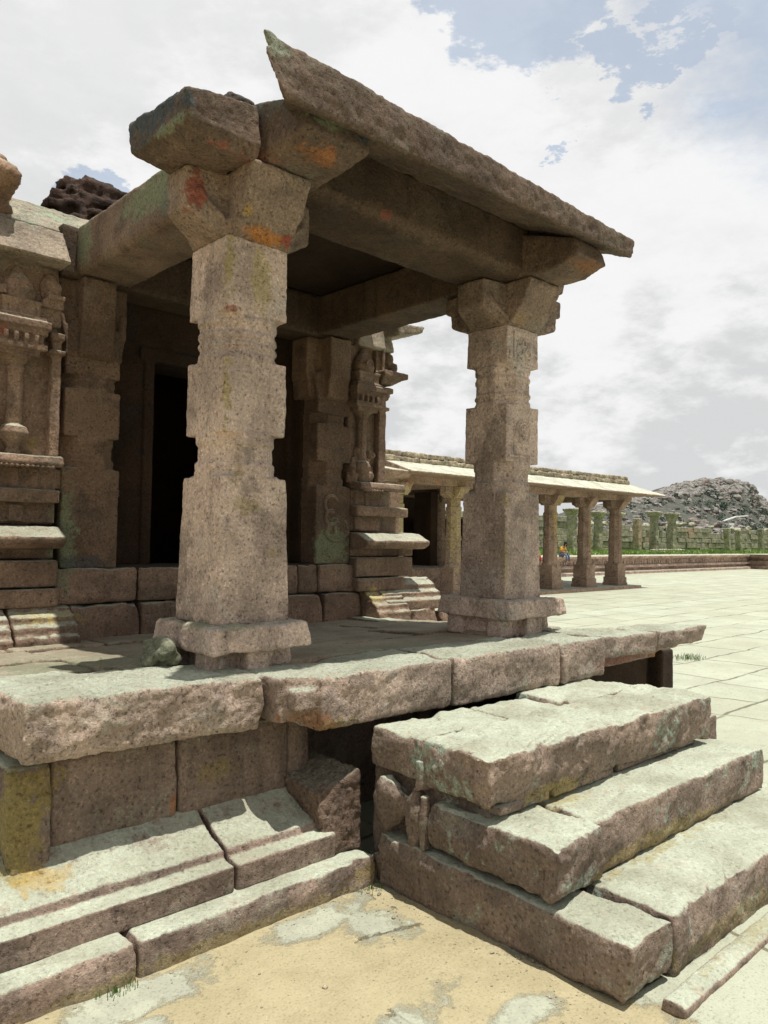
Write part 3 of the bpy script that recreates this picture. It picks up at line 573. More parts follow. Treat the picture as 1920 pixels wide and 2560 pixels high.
# eave slab, sloping down outwards
ev = MB().loft([[(1.88,2.655,3.455),(1.775,2.652,3.575),(1.775,2.66,3.70),(1.93,2.80,3.79),(2.42,3.34,3.99),(2.40,3.34,3.78)],
                [(4.78,2.655,3.515),(4.80,2.652,3.58),(4.81,2.65,3.645),(4.82,2.85,3.74),(4.82,3.34,3.94),(4.82,3.34,3.80)]])
obj('eave_slab', ev, RF, porch, .012,.022,.014,.012, ascale=.12)
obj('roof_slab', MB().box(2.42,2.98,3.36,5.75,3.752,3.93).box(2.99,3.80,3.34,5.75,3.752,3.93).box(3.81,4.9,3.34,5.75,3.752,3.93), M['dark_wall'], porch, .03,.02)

# ------------------------------------------------------------------ temple hall behind the porch
hall = thing('temple_hall', (3.3,5.6,.83), 'carved granite temple hall with a dark doorway behind the porch', 'temple')
WL = M['wall']
def rowblocks(xs, y0, y1, z0, z1, name='base_block', mat=WL):
    for a, b in zip(xs[:-1], xs[1:]):
        d = random.uniform(-.012,.012)
        obj(name, MB().rbox(a+.006,b-.006,y0+d,y1,z0+.003,z1-.003, j=.008, chip=.15), mat, hall, .014,.018,.008,.018)
rowblocks([2.10,2.62,3.6,4.34,4.78], 5.36, 5.9, .80, 1.085)
rowblocks([2.0,2.60,3.2,4.06,4.28,4.73], 5.38, 5.9, 1.09, 1.342)
# stepped broken mouldings left and right
def stepped(x0, x1, name='moulding'):
    pr = [(5.12,.80),(5.12,.90),(5.16,.93),(5.16,.965),(5.22,1.0),(5.22,1.03),(5.30,1.06),(5.32,1.09),(5.6,1.09),(5.6,.80)]
    return obj(name, MB().px(pr, x0, x1), WL, hall, .010,.02,.010,.006)
stepped(.1, 1.66); stepped(1.675, 2.09)
stepped(4.79, 5.20)
m5 = MB().px([(5.18,.90),(5.18,.99),(5.25,1.02),(5.25,1.06),(5.32,1.09),(5.32,1.13),(5.40,1.17),(5.42,1.19),(5.6,1.19),(5.6,.90)], 4.95, 5.74)
obj('moulding', m5, WL, hall, .010,.02,.010,.006, label='dislodged length of stepped moulding')
obj('foot_stone', MB().hexa([(5.22,5.10,.70),(5.62,5.15,.70),(5.62,5.5,.70),(5.22,5.5,.70),(5.24,5.12,.90),(5.60,5.2,.92),(5.6,5.5,.93),(5.24,5.5,.92)]), WL, hall, .014,.03,.015)
obj('foot_stone', MB().hexa([(5.64,5.12,.70),(5.95,5.2,.70),(5.9,5.5,.70),(5.64,5.5,.70),(5.66,5.14,.87),(5.9,5.25,.83),(5.85,5.5,.85),(5.66,5.5,.87)]), WL, hall, .014,.03,.015)
def courses(xa, xb, xe, side):
    """mouldings from the bottom up; xe = how far each projects at the free end"""
    yb = 5.7
    def c(name, pr, e, **k): 
        x0, x1 = (xa, xb+e) if side > 0 else (xa-e, xb)
        return obj(name, MB().px(pr+[(yb,pr[-1][1]),(yb,pr[0][1])], x0, x1), WL, hall, .010,k.get('amp',.012),.007,.006)
    c('base_block', [(5.30,1.09),(5.30,1.21)], xe*.5)
    c('base_block', [(5.33,1.222),(5.33,1.40)], xe*.8)
    c('moulding', [(5.42,1.41),(5.42,1.475),(5.25,1.485),(5.19,1.52),(5.183,1.556),(5.33,1.624),(5.44,1.632)], xe)
    c('moulding', [(5.44,1.64),(5.44,1.785)], 0)
    c('moulding', [(5.33,1.785),(5.33,1.872),(5.44,1.885)], xe*.65)
    c('moulding', [(5.44,1.885),(5.44,2.02)], .05)
    c('moulding', [(5.33,2.035),(5.29,2.022),(5.27,2.045),(5.29,2.095),(5.40,2.105)], xe*.45)
    x0, x1 = (xa, xb) if side > 0 else (xa, xb)
    f = MB()
    n = int((x1-x0)/.13)
    for i in range(n):
        x = x0+.04+i*.13; f.box(x, x+.05, 5.40, 5.5, 1.885, 2.02)
        if i % 2 == 0: f.box(x-.01, x+.08, 5.39, 5.5, 1.66, 1.77)
        for q in range(4): f.blob((x+q*.0325, 5.285, 2.022),(.017,.02,.015),q,.05,1)
    f.box(x0, x1, 5.42, 5.5, 1.65, 2.03)
    obj('frieze', f, WL, hall, .008,.01,.005)
courses(.1, 2.0, 0, 1); courses(4.68, 5.05, .46, 1)
# upper wall sheets
obj('wall', MB().box(.1,1.995,5.45,5.95,2.10,3.42), WL, hall, .016,.010,.006,.01)
obj('wall', MB().box(4.66,5.06,5.45,9.0,2.10,3.42).box(4.80,5.40,5.5,9.0,.80,2.10), WL, hall, .018,.010,.006,.01)
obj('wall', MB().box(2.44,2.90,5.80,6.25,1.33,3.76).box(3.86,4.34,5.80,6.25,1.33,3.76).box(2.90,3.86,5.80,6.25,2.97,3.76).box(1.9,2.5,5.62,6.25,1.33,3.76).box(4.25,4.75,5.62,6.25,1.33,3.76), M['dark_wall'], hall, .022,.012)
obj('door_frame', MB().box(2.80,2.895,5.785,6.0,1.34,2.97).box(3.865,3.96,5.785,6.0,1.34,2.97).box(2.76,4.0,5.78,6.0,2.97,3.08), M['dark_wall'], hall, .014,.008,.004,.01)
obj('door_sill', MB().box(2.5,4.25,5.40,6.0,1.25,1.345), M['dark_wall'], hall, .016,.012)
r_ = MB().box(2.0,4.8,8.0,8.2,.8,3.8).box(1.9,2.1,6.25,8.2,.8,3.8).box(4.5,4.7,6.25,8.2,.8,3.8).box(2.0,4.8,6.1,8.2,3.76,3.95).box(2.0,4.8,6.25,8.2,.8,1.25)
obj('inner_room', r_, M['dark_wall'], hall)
# engaged pilasters flanking the door
PZ = (1.342,2.03,2.27,2.60,2.68,2.80)
for cx in (2.245,4.47):
    mb = shaft(cx, 5.615, (1.342,2.04,2.265,2.60,2.70,2.83), .405, .40)
    p = obj('pilaster', mb, M['pilaster'], hall, .009,.012,.007,.008)
    obj('capital', capital(MB(), cx, 5.615, 2.83, 3.385, .185, .27, .26, dirs=((0,-1,.24,0),(-1,0,.24,0),(1,0,.24,0))), M['pilaster'], p, .012,.014,.007,.01)
mb = MB()
for k in range(3): mb.tor((4.44,5.41,1.88-.12*k),(1,0,0),(0,0,1),.075-.012*k,.02,14,(.3+k,5.2+k))
mb.tor((4.50,5.41,1.70),(1,0,0),(0,0,1),.15,.016,14,(3.6,5.9))
obj('figure_relief', mb, WL, hall, .008,.01,.006)
# pot-and-pillar niche carvings (kumbha panels) on both wall wings
def kumbha(cx, s, y=5.43, name='carved_column'):
    mb = MB()
    def lath(zr): mb.ngon(cx, y, [(r*s, z) for r, z in zr], 14)
    lath([(.05,2.105),(.05,2.13),(.035,2.15),(.05,2.17),(.085,2.20),(.10,2.245),(.085,2.285),(.05,2.305),(.055,2.33),(.055,2.355)])
    mb.ngon(cx, y, [(.052*s,2.35),(.048*s,2.68)], 8)
    lath([(.05,2.655),(.062,2.68),(.05,2.70),(.085,2.735),(.11,2.755)])
    for z0, z1, w, d in ((2.755,2.79,.13,.10),(2.795,2.84,.17,.13),(2.84,2.90,.15,.11),(2.90,2.935,.17,.13),(2.94,2.99,.185,.15),(2.985,3.02,.16,.13),(3.02,3.10,.125,.11),(3.10,3.125,.14,.12)):
        mb.box(cx-w*s, cx+w*s, y-d*s, y+.05, z0, z1)
    for q in range(4): mb.box(cx+(-.12+.065*q)*s, cx+(-.09+.065*q)*s, y-.145*s, y, 2.845, 2.895)
    mb.ngon(cx, y, [(.10*s,3.12),(.115*s,3.18),(.09*s,3.26),(.045*s,3.31),(.02*s,3.36)], 14)
    mb.tor((cx, y-.11*s, 3.20),(1,0,0),(0,0,1),.04*s,.012,12)
    return obj(name, mb, WL, hall, .007,.010,.005,.003)
kumbha(1.715, .98); kumbha(.75, .98); kumbha(4.80, .98)
# corner strip pilasters, bracket tiers and small figures
for x0, x1 in ((1.935,2.0),(4.985,5.075)):
    mb = MB().box(x0,x1,5.38,5.6,2.10,2.90).box(x0-.015,x1+.015,5.36,5.6,2.90,2.95).box(x0-.03,x1+.02,5.35,5.6,2.80,2.83)
    obj('corner_pilaster', mb, WL, hall, .009,.01,.005,.005)
mb = MB().box(4.93,5.14,5.35,5.7,2.97,3.02).ngon(5.06,5.5,[(.10,2.92),(.13,2.97)],8).loft([[(5.0,5.38,3.05),(5.14,5.38,3.05),(5.14,5.8,3.05),(5.0,5.8,3.05)],[(4.95,5.28,3.11),(5.22,5.28,3.11),(5.22,5.8,3.11),(4.95,5.8,3.11)]]).box(4.94,5.25,5.26,5.8,3.11,3.165).box(4.95,5.1,5.40,5.8,3.16,3.40).blob((5.16,5.40,3.22),(.05,.06,.08),1,.2).blob((5.10,5.38,3.30),(.04,.05,.06),2,.2).box(5.0,5.03,5.36,5.5,3.16,3.40)
obj('bracket', mb, WL, hall, .009,.014,.007)
mb = MB().box(1.86,2.0,5.36,5.6,3.11,3.165).box(1.88,2.0,5.33,5.6,3.165,3.20).box(1.84,2.0,5.40,5.6,3.0,3.10).ngon(1.93,5.45,[(.06,3.2),(.075,3.28),(.03,3.36)],10)
obj('bracket', MB().box(1.5,1.62,5.33,5.6,3.14,3.20), WL, hall, .009,.014,.007)
obj('bracket', mb, WL, hall, .009,.014,.007)
mb = MB()
for k, (dx, dz, r) in enumerate(((-.06,.12,.07),(.05,.16,.06),(-.02,.24,.05),(.10,.07,.06),(-.10,.02,.06),(.02,.03,.08),(.12,.24,.04))): mb.blob((4.80+dx,5.44,2.12+dz),(r,.05,r*1.3),k,.4,2)
obj('figure_relief', mb, WL, hall, .009,.03,.012)
mb = MB().box(1.560,1.60,5.40,5.6,2.16,2.42).blob((1.58,5.41,2.40),(.03,.04,.05),2,.2)
obj('figure_relief', mb, WL, hall, .009,.012,.006)
# cornices and roof edge
CO = M['cornice']
obj('cornice', MB().px([(5.26,3.40),(5.235,3.415),(5.40,3.66),(5.9,3.66),(5.9,3.40)],.0,1.995), CO, hall, .011,.014,.010,.004)
obj('cornice', MB().px([(5.52,3.675),(5.48,3.695),(5.76,3.95),(6.4,3.95),(6.4,3.675)],1.60,2.60), CO, hall, .011,.014,.010,.004)
obj('cornice', MB().hexa([(4.70,5.36,3.37),(5.16,5.36,3.37),(5.16,6.2,3.37),(4.70,6.2,3.37),(4.70,5.42,3.60),(5.16,5.42,3.60),(5.16,6.2,3.62),(4.70,6.2,3.62)]), CO, hall, .014,.02,.01,.01)
obj('cornice', MB().hexa([(5.05,5.2,3.50),(5.33,5.15,3.56),(5.33,6.2,3.56),(5.05,6.2,3.50),(5.05,5.2,3.62),(5.36,5.15,3.63),(5.36,6.2,3.63),(5.05,6.2,3.62)]), CO, hall, .014,.02,.01,.01)
obj('roof', MB().box(0,5.0,6.0,9,3.75,3.95), M['dark_wall'], hall)
def brick_heap(cx, cy, cz, rx, ry, h, n, seed):
    rr = random.Random(seed); mb = MB()
    for i in range(n):
        a = rr.uniform(0, 6.28); t = rr.random()**.6; z = rr.random()
        k = (1-z*.75); x = cx+math.cos(a)*rx*t*k; y = cy+math.sin(a)*ry*t*k
        s = rr.uniform(.05,.10); g = rr.uniform(-.2,.2); u = Vector((math.cos(g), math.sin(g), rr.uniform(-.1,.1))).normalized()
        mb.bar(Vector((x,y,cz+z*h))-u*s*1.5, Vector((x,y,cz+z*h))+u*s*1.5, s*1.4, s*.8)
    return mb
bh = MB().loft([[(2.45,7.0,3.95),(3.9,7.0,3.95),(3.9,8.2,3.95),(2.45,8.2,3.95)],[(2.75,7.3,4.72),(3.35,7.3,4.78),(3.35,7.9,4.72),(2.75,7.9,4.72)]])
bhh = brick_heap(3.05,7.42,4.1,.78,.6,.86,420,1); bhh.v and bh.add(bhh.v, bhh.f)
tag(obj('brick_heap', bh, M['brick'], None, .018,.03,.02, origin=(3.05,7.5,3.95)), 'dark crumbling brick mound on the roof behind the sloping cornice', 'brick ruin')
b2 = MB().blob((1.48,5.55,3.92),(.28,.3,.17),4,.3,3).blob((1.50,5.7,3.74),(.22,.2,.14),6,.2,3)
tag(obj('brick_lump', b2, granite('pale_brick', (.26,.17,.11), topamt=.4, lichamt=.3), None, .016,.06,.03, origin=(1.48,5.6,3.66)), 'eroded brown lump of brickwork on the cornice at the upper left', 'brick ruin')

# ------------------------------------------------------------------ far pavilion
pav = thing('pavilion', (19,14.5,0), 'long low stone pavilion with a pale sloping eave and octagonal columns', 'pavilion')
FA = M['far']
obj('floor', MB().box(11.5,24.45,13.15,18.4,-.1,.085).box(11.5,18.6,14.6,18.4,.08,.74), FA, pav, bev=.02)
def far_pillar(cx, cy, zb):
    mb = MB().sq(cx, cy, zb, zb+.10, .60, .60).sq(cx, cy, zb+.10, zb+.28, .56, .56).sq(cx, cy, zb+.28, .80, .50, .50)
    p = obj('pillar', MB().ngon(cx, cy, [(.21,.85),(.20,1.5),(.215,1.52),(.215,1.62),(.195,1.64),(.185,2.30),(.21,2.32),(.21,2.40),(.18,2.42),(.18,2.66)], 8), FA, pav)
    obj('base_block', mb.ngon(cx, cy, [(.25,.80),(.22,.88)], 8), FA, p, bev=.012)
    c = capital(MB(), cx, cy, 2.64, 2.93, .20, .42, .36); obj('capital', c, FA, p)
    return p
fp = far_pillar(23.75, 13.75, .08)
def copy_tree(o, parent, dx, dy):
    c = o.copy(); COL.objects.link(c); c.parent = parent
    if dx or dy: c.location = (dx, dy, 0)
    for ch in list(o.children): copy_tree(ch, c, 0, 0)
    return c
for x, y in ((21.85,13.75),(19.95,13.75),(17.7,13.75),(15.5,13.75),(13.35,13.75)) + tuple((x, 16.2) for x in (13.3,15.4,17.6)):
    copy_tree(fp, pav, x-23.75, y-13.75)
bmz = MB().box(11.6,24.4,13.5,13.95,2.935,3.13).box(11.6,24.4,17.6,18.2,2.9,3.2).box(24.0,24.4,13.6,18,2.935,3.12)
obj('beam', bmz, FA, pav, bev=.015)
for x in (13.4,15.5,17.7): obj('beam', MB().box(x-.2,x+.2,13.9,18,2.93,3.12), FA, pav)
obj('eave_slab', MB().loft([[(12.75,12.60,3.105),(12.75,12.60,3.14),(12.75,13.55,3.45),(12.75,14.2,3.45),(12.75,14.2,3.13)],[(25.1,12.60,3.10),(25.25,12.60,3.135),(24.4,13.55,3.50),(24.4,14.2,3.50),(24.9,14.2,3.13)]]), FA, pav, .028,.02,.008)
obj('eave_slab', MB().hexa([(24.4,12.7,3.13),(25.2,12.7,3.13),(25.2,18.4,3.13),(24.4,18.4,3.13),(24.35,13.6,3.5),(24.4,13.6,3.54),(24.4,18.4,3.54),(24.35,18.4,3.5)]), FA, pav, bev=.02)
obj('roof_slab', MB().box(11.6,24.4,13.95,18.3,3.14,3.4), M['dark_wall'], pav)
rr = random.Random(5)
for r, (z0, h, y) in enumerate(((3.44,.13,13.52),(3.58,.12,13.56))):
    mb = MB(); x = 12.4+.1*r
    while x < 24.25-.05*r:
        w = rr.uniform(.18,.42); hh = h*rr.uniform(.85,1.1)
        t_ = (x-12.4)/11.9*.07; mb.box(x+.01, min(x+w-.01,24.28), y+rr.uniform(-.03,.03), y+.4, z0+t_+rr.uniform(-.008,.008), z0+t_+hh); x += w
    obj('parapet_course', mb, M['rubble'], pav, .022,.05,.02, ascale=.12)
obj('end_bracket', MB().hexa([(12.3,12.9,2.98),(12.95,12.9,2.98),(12.95,13.6,2.98),(12.3,13.6,2.98),(12.2,12.7,3.14),(12.9,12.7,3.14),(12.9,13.6,3.3),(12.2,13.6,3.3)]), FA, pav, .04,.02)
bw = MB().box(13.9,18.9,18.2,18.5,.7,3.1).box(16.9,17.2,15.9,16.6,.7,2.95).box(18.5,18.7,15.0,18.4,.08,2.2)
obj('back_wall', bw, M['dark_wall'], pav)
obj('side_wall', MB().box(12.0,13.0,18.5,18.8,.0,2.4), M['rubble'], pav)

# ------------------------------------------------------------------ long plinth with carved frieze
pl = thing('long_plinth', (38,19.4,0), 'long low carved stone plinth with pale capping behind the pavilion', 'plinth')
PK = M['pink']
obj('foot_course', MB().px([(18.95,-.05),(18.95,.11),(19.12,.13),(19.12,.17),(19.6,.17),(19.6,-.05)],8,49), PK, pl, bev=.01)
obj('moulding', MB().px([(19.3,.17),(19.3,.28),(19.1,.30),(19.06,.36),(19.1,.42),(19.3,.44),(19.6,.44),(19.6,.17)],8,49), PK, pl, bev=.01)
fr = MB().box(8,49,19.26,19.6,.44,.72)
rr = random.Random(9); x = 20.
while x < 48.6:
    w = rr.uniform(.10,.30); h = rr.uniform(.12,.22)
    fr.box(x, x+w*.5, 19.22, 19.3, .46, .46+h); x += w
obj('frieze', fr, PK, pl, bev=.006)
for i in range(14):
    x0 = 8+i*41/14; obj('cap_stone', MB().hexa([(x0,19.0,.725),(x0+2.92,19.0,.725),(x0+2.92,19.9,.725),(x0,19.9,.725),(x0,18.98,.84),(x0+2.92,18.98,.84),(x0+2.92,19.9,.89),(x0,19.9,.89)]), PK, pl, .06,.05,.02)
obj('return_wing', MB().box(48.6,60,18.0,19.3,-.05,.20).box(48.75,60,18.15,19.3,.2,.50).box(48.9,60,18.3,19.3,.5,.70).box(48.5,60,17.95,19.9,.70,.88), granite('wing_granite', (.30,.21,.16), topamt=.6, grain=20, coarse=6), pl, bev=.02)
# grass terrace behind
def gzz(x, y): return .82+.10*noise.noise(Vector((x*.3, y*.3, 1)))+.08*noise.noise(Vector((x*1.3, y*1.1, 4)))
gr = MB(); rr = random.Random(2)
xs = [6+i*.8 for i in range(130)]; ys = [19.8+i*.7 for i in range(17)]
n = len(xs); gr.add([(x, y, gzz(x, y)) for y in ys for x in xs], [(j*n+i, j*n+i+1, (j+1)*n+i+1, (j+1)*n+i) for j in range(len(ys)-1) for i in range(n-1)])
for i in range(16000):
    y = 19.75+rr.random()**1.5*9.5; x = rr.uniform(11, 95); z = gzz(x, y); h = rr.uniform(.07,.20)*(1.5 if noise.noise(Vector((x*.5,y*.5,9))) > .1 else .8); w = .03; a = rr.uniform(0, 3.14); lx = rr.uniform(-.06,.06)
    gr.add([(x-w*math.cos(a), y-w*math.sin(a), z-.03),(x+w*math.cos(a), y+w*math.sin(a), z-.03),(x+lx, y+rr.uniform(-.05,.05), z+h)], [(0,1,2)])
go = obj('grass', gr, M['grass']); go['kind'] = 'stuff'; 

# ------------------------------------------------------------------ ruined enclosure wall and standing pillars
rw = MB(); rr = random.Random(12)
z = .6; hts = [.42,.46,.38,.50,.42,.40,.34]
def wtop(x): return 2.55+.35*noise.noise(Vector((x*.13, 0, 2)))+.30*noise.noise(Vector((x*.6, 3, 2)))+(.45 if x < 46 else 0)
for k, h in enumerate(hts):
    x = 30.+rr.random()
    while x < 105:
        w = rr.uniform(.7,2.0)
        if z+h < wtop(x+w/2)+.25:
            d = rr.uniform(-.07,.07); rw.hexa([(x+.015,30+d,z+.01),(x+w-.015,30+d+rr.uniform(-.02,.02),z+.01),(x+w-.015,30.7,z+.01),(x+.015,30.7,z+.01),(x+.015+rr.uniform(0,.04),30.02+d,z+h-.01),(x+w-.015-rr.uniform(0,.04),30.02+d,z+h-.01+rr.uniform(-.04,.02)),(x+w-.015,30.7,z+h-.01),(x+.015,30.7,z+h-.01)])
        x += w
    z += h
rwo = tag(obj('ruined_wall', rw.box(30,105,30.25,30.6,.3,2.1), M['ruin'], None, bev=.03, origin=(60,30.3,.6)), 'long ruined greenish granite block wall with a ragged top below the hill', 'wall')
for i in range(26):
    x = rr.uniform(43,88); obj('fallen_stone', MB().blob((x, 30.3, wtop(x)+.35),(rr.uniform(.2,.6),.3,rr.uniform(.1,.22)),i,.35,2), M['ruin'], rwo)
PL = [(42.4,3.55,.25,1,0,'standing ruin pillar with a broad capital beside the leftmost gap of the pavilion','c'),
      (45.5,3.45,.24,1,0,'standing ruin pillar mostly hidden behind the second open pavilion column','c'),
      (47.9,3.45,.24,1,0,'standing ruin pillar behind the last open column of the pavilion','c'),
      (50.65,3.15,.24,0,0,'pinkish standing ruin pillar without a capital','n'),
      (53.1,3.72,.26,1,0,'standing ruin pillar with a capital, left one of the pair below the boulders','c'),
      (55.8,3.70,.25,1,0,'standing ruin pillar with a capital, right one of the pair below the boulders','c'),
      (65.9,2.83,.24,0,-.35,'leaning bare ruin pillar nearest the pair with capitals','n'),
      (68.2,2.86,.24,0,-.4,'leaning bare ruin pillar in the middle of the right hand three','n'),
      (73.0,2.83,.24,0,-.2,'leaning bare ruin pillar at the right edge of the picture','n')]
for x, zt, hw, cap, lean, lab, _ in PL:
    mb = MB(); zz = .6; k = 0
    while zz < zt-.3:
        z2 = min(zz+random.uniform(.45,.8), zt-(.28 if cap else 0)); w = hw*random.uniform(.9,1.06); f0 = (zz-.6)/(zt-.6)*lean; f1 = (z2-.6)/(zt-.6)*lean
        mb.loft([[(x+a*w+f, 27.6+b*w, q) for a, b in ((-1,-1),(1,-1),(1,1),(-1,1))] for q, f in ((zz-.02,f0),(z2+.01,f1))]); zz = z2; k += 1
    o = obj('ruin_pillar', mb, M['ruin'], None, .05,.06,.04, origin=(x,27.6,.8), ascale=.4, fscale=.12)
    tag(o, lab, 'pillar', 'standing pillars in front of the ruined wall')
    if cap:
        c = MB().box(x-hw*1.75,x+hw*1.75,27.6-hw*1.75,27.6+hw*1.75,zt-.16,zt+.02).loft([[(x+a*hw*1.25, 27.6+b*hw*1.25, zt-.36) for a, b in ((-1,-1),(1,-1),(1,1),(-1,1))],[(x+a*hw*1.6, 27.6+b*hw*1.6, zt-.15) for a, b in ((-1,-1),(1,-1),(1,1),(-1,1))]])
        obj('capital', c, M['ruin'], o, .05,.08,.05, ascale=.4, fscale=.12)
fl = MB().hexa([(52.4,27.3,.8),(57.2,27.2,.8),(57.2,27.5,.8),(52.4,27.6,.8),(52.4,27.3,.98),(57.2,27.2,.99),(57.2,27.5,.99),(52.4,27.6,.98)])
tag(obj('fallen_beam', fl, M['far'], None, .06,.05, origin=(54.8,27.4,.82)), 'pale fallen stone beam lying in the grass before the ruined wall', 'stone beam')

# ------------------------------------------------------------------ boulder hill
def hill_h(px):   # crest height by position along the ridge
    pts = [(540,0),(580,12),(621,24),(658,33),(700,40),(756,46),(790,54),(810,59),(850,68),(900,73),(985,77),(1020,74),(1035,63),(1060,56),(1100,45),(1200,25),(1400,0)]
    for (a, b), (c, d) in zip(pts[:-1], pts[1:]):
        if a <= px <= c: return b+(d-b)*(px-a)/(c-a)
    return 0
hm = MB(); nx = 190; ny = 60
def hz(x, y):
    t = max(0, min(1, (y-300)/100)); s = t*t*(3-2*t)
    if y > 420: s = max(0, 1-(y-420)/160)
    return hill_h(x*400/max(y, 330) if y < 400 else x)*(s if y > 400 else (.12+.88*s)*(1 if y > 300 else max(0,(y-250)/50)))-2
V = []
for j in range(ny):
    for i in range(nx):
        x = 480+i*940/(nx-1); y = 250+j*330/(ny-1); h = hz(x, y); n_ = noise.hetero_terrain(Vector((x*.03, y*.03, 0)), 1, 2.1, 4, .3)
        V.append((x, y, h+n_*2.2*min(1, h/15 if h > 0 else 0)))
hm.add(V, [(j*nx+i, j*nx+i+1, (j+1)*nx+i+1, (j+1)*nx+i) for j in range(ny-1) for i in range(nx-1)])
ho = struct(obj('hill', hm, M['leafless']))
hb_ = MB(); rr = random.Random(21)
for i in range(1700):
    x = rr.uniform(560,1180); y = rr.uniform(290,412); h = hz(x, y)
    if h < 2: continue
    s = rr.uniform(1.2,3.6)*(1.8 if rr.random() < .10 else 1)
    hb_.blob((x, y, h+s*.15),(s*rr.uniform(.9,1.9), s, s*rr.uniform(.5,.95)), i, .5, 1 if s < 4 else 2)
for i in range(95):      # great rounded outcrops along the crest and the upper slope
    x = rr.uniform(700,1070); y = rr.uniform(368,404); s = rr.uniform(4.5,9); h = hz(x, y); hb_.blob((x, y, h-s*.25),(s*rr.uniform(1.2,2.3), s, s*rr.uniform(.7,1.0)), i+90, .28, 3)
rk = struct(obj('hill_rocks', hb_, M['hill']))
bs = MB()
def leafball(c, r, n):
    for i in range(n):
        v = Vector((rr.gauss(0,1), rr.gauss(0,1), rr.gauss(0,1))).normalized()*rr.uniform(.4,1)**.5; p = Vector(c)+Vector((v.x*r, v.y*r, v.z*r*.7)); s = r*.22
        a = Vector((rr.uniform(-1,1), rr.uniform(-1,1), rr.uniform(-1,1))).normalized()*s; b = Vector((rr.uniform(-1,1), rr.uniform(-1,1), rr.uniform(-1,1))).normalized()*s
        bs.add([p-a, p+b, p+a, p-b], [(0,1,2,3)])
for i in range(330):
    x = rr.gauss(850,70) if i % 2 else rr.uniform(600,1120); y = rr.uniform(295,376); h = hz(x, y)
    if h > 1: leafball((x, y, h+1.5), rr.uniform(2,4.5), 46)
for x in (811,818): leafball((x,398,hz(x,398)+3), 4.5, 70)
bo = obj('scrub', bs, M['bush']); bo['kind'] = 'stuff'
fpole = MB().bar((764,372,hz(764,372)-2),(764,372,50),.5)
fo = tag(obj('flag_mast', fpole, M['pole'], None, origin=(764,372,30)), 'thin pale mast standing on the boulder hill', 'mast')
obj('beacon', MB().blob((764,372,47),(1.6,1,2.6),3,.3,2), M['white'], fo)
wp = MB().bar((706,300,20.6),(733,300,25.2),1.2,1.0).bar((733,300,25.2),(760,300,27.0),1.2,1.0)
tag(obj('white_wall', wp, M['white'], None, origin=(730,300,20)), 'white painted wall of a stairway climbing the boulder hill', 'wall')
hut = MB().box(716,727,299,302,17,19).box(721,725,299,302,15,17.2)
tag(obj('shrine', hut, M['white'], None, origin=(721,300,15)), 'tiny white shrine at the foot of the boulder hill', 'shrine')

# ------------------------------------------------------------------ people
def skin_body(name, joints, edges, mat, parent=None, sub=2):
    off = root_loc(parent) if parent else Vector((0,0,0))
    me = bpy.data.meshes.new(name); me.from_pydata([Vector(j[:3])-off for j in joints], edges, []); me.materials.append(mat)
    o = bpy.data.objects.new(name, me); COL.objects.link(o); o.parent = parent
    o.modifiers.new('s', 'SKIN'); k = o.modifiers.new('u', 'SUBSURF'); k.levels = sub; k.render_levels = sub
    for i, j in enumerate(joints):
        sv = me.skin_vertices[0].data[i]; r = j[3]; sv.radius = r if isinstance(r, tuple) else (r, r); sv.use_root = (i == 0)
    TODO.append(o); return o
def sitter(loc, label, shirt, trouser, hem):
    x, y, z = loc; t = thing('person', (x, y, z), label, 'person')
    K = .70
    def q(l): return [(x+a*K, y+b*K, z+c*K, r*K) for a, b, c, r in l]
    # body, seated on the edge facing -Y, leaning forward over the lap
    J = q([(0,.02,.12,.12),(0,-.02,.30,.13),(.01,-.09,.48,.14),(.03,-.17,.60,.05),(.06,-.24,.70,.085),(.07,-.26,.80,.085),
           (-.17,-.08,.50,.05),(-.22,-.16,.27,.042),(-.08,-.36,.20,.034),(-.02,-.42,.19,.03),
           (.19,-.10,.50,.05),(.25,-.20,.27,.042),(.10,-.38,.20,.034),(.04,-.43,.20,.03),
           (-.10,0,.09,.085),(-.13,-.42,.09,.065),(-.11,-.45,-.30,.045),(-.11,-.50,-.38,.035),(-.11,-.62,-.40,.03),
           (.10,0,.09,.085),(.13,-.42,.09,.065),(.15,-.47,-.30,.045),(.15,-.52,-.38,.035),(.16,-.64,-.40,.03)])
    E = [(0,1),(1,2),(2,3),(3,4),(4,5),(2,6),(6,7),(7,8),(8,9),(2,10),(10,11),(11,12),(12,13),(0,14),(14,15),(15,16),(16,17),(17,18),(0,19),(19,20),(20,21),(21,22),(22,23)]
    skin_body('body', J, E, M['skin'], t)
    skin_body('shirt', q([(0,.02,.13,.14),(0,-.02,.30,.15),(.01,-.09,.50,.155),(.02,-.13,.57,.08),(-.17,-.08,.50,.07),(-.21,-.14,.33,.062),(.19,-.10,.50,.07),(.24,-.17,.33,.062)]), [(0,1),(1,2),(2,3),(2,4),(4,5),(2,6),(6,7)], shirt, t)
    skin_body('shirt_hem', q([(0,.02,.10,.15),(0,.01,.2,.152)]), [(0,1)], hem, t, 1)
    skin_body('trousers', q([(0,.02,.09,.13),(-.10,-.02,.09,.098),(-.13,-.42,.09,.078),(-.11,-.46,-.30,.06),(.10,-.02,.09,.098),(.13,-.42,.09,.078),(.15,-.48,-.30,.06)]), [(0,1),(1,2),(2,3),(0,4),(4,5),(5,6)], trouser, t)
    hb = MB()
    for (a, b, c), rr_, sd_, am in (((.065,-.235,.80),(.105,.11,.115),2,.12),((.11,-.27,.70),(.05,.06,.12),5,.1),((.0,-.20,.70),(.05,.06,.10),6,.1)): hb.blob((x+a*K, y+b*K, z+c*K), tuple(k*K for k in rr_), sd_, am, 3)
    obj('hair', hb, M['hair'], t)
    return t
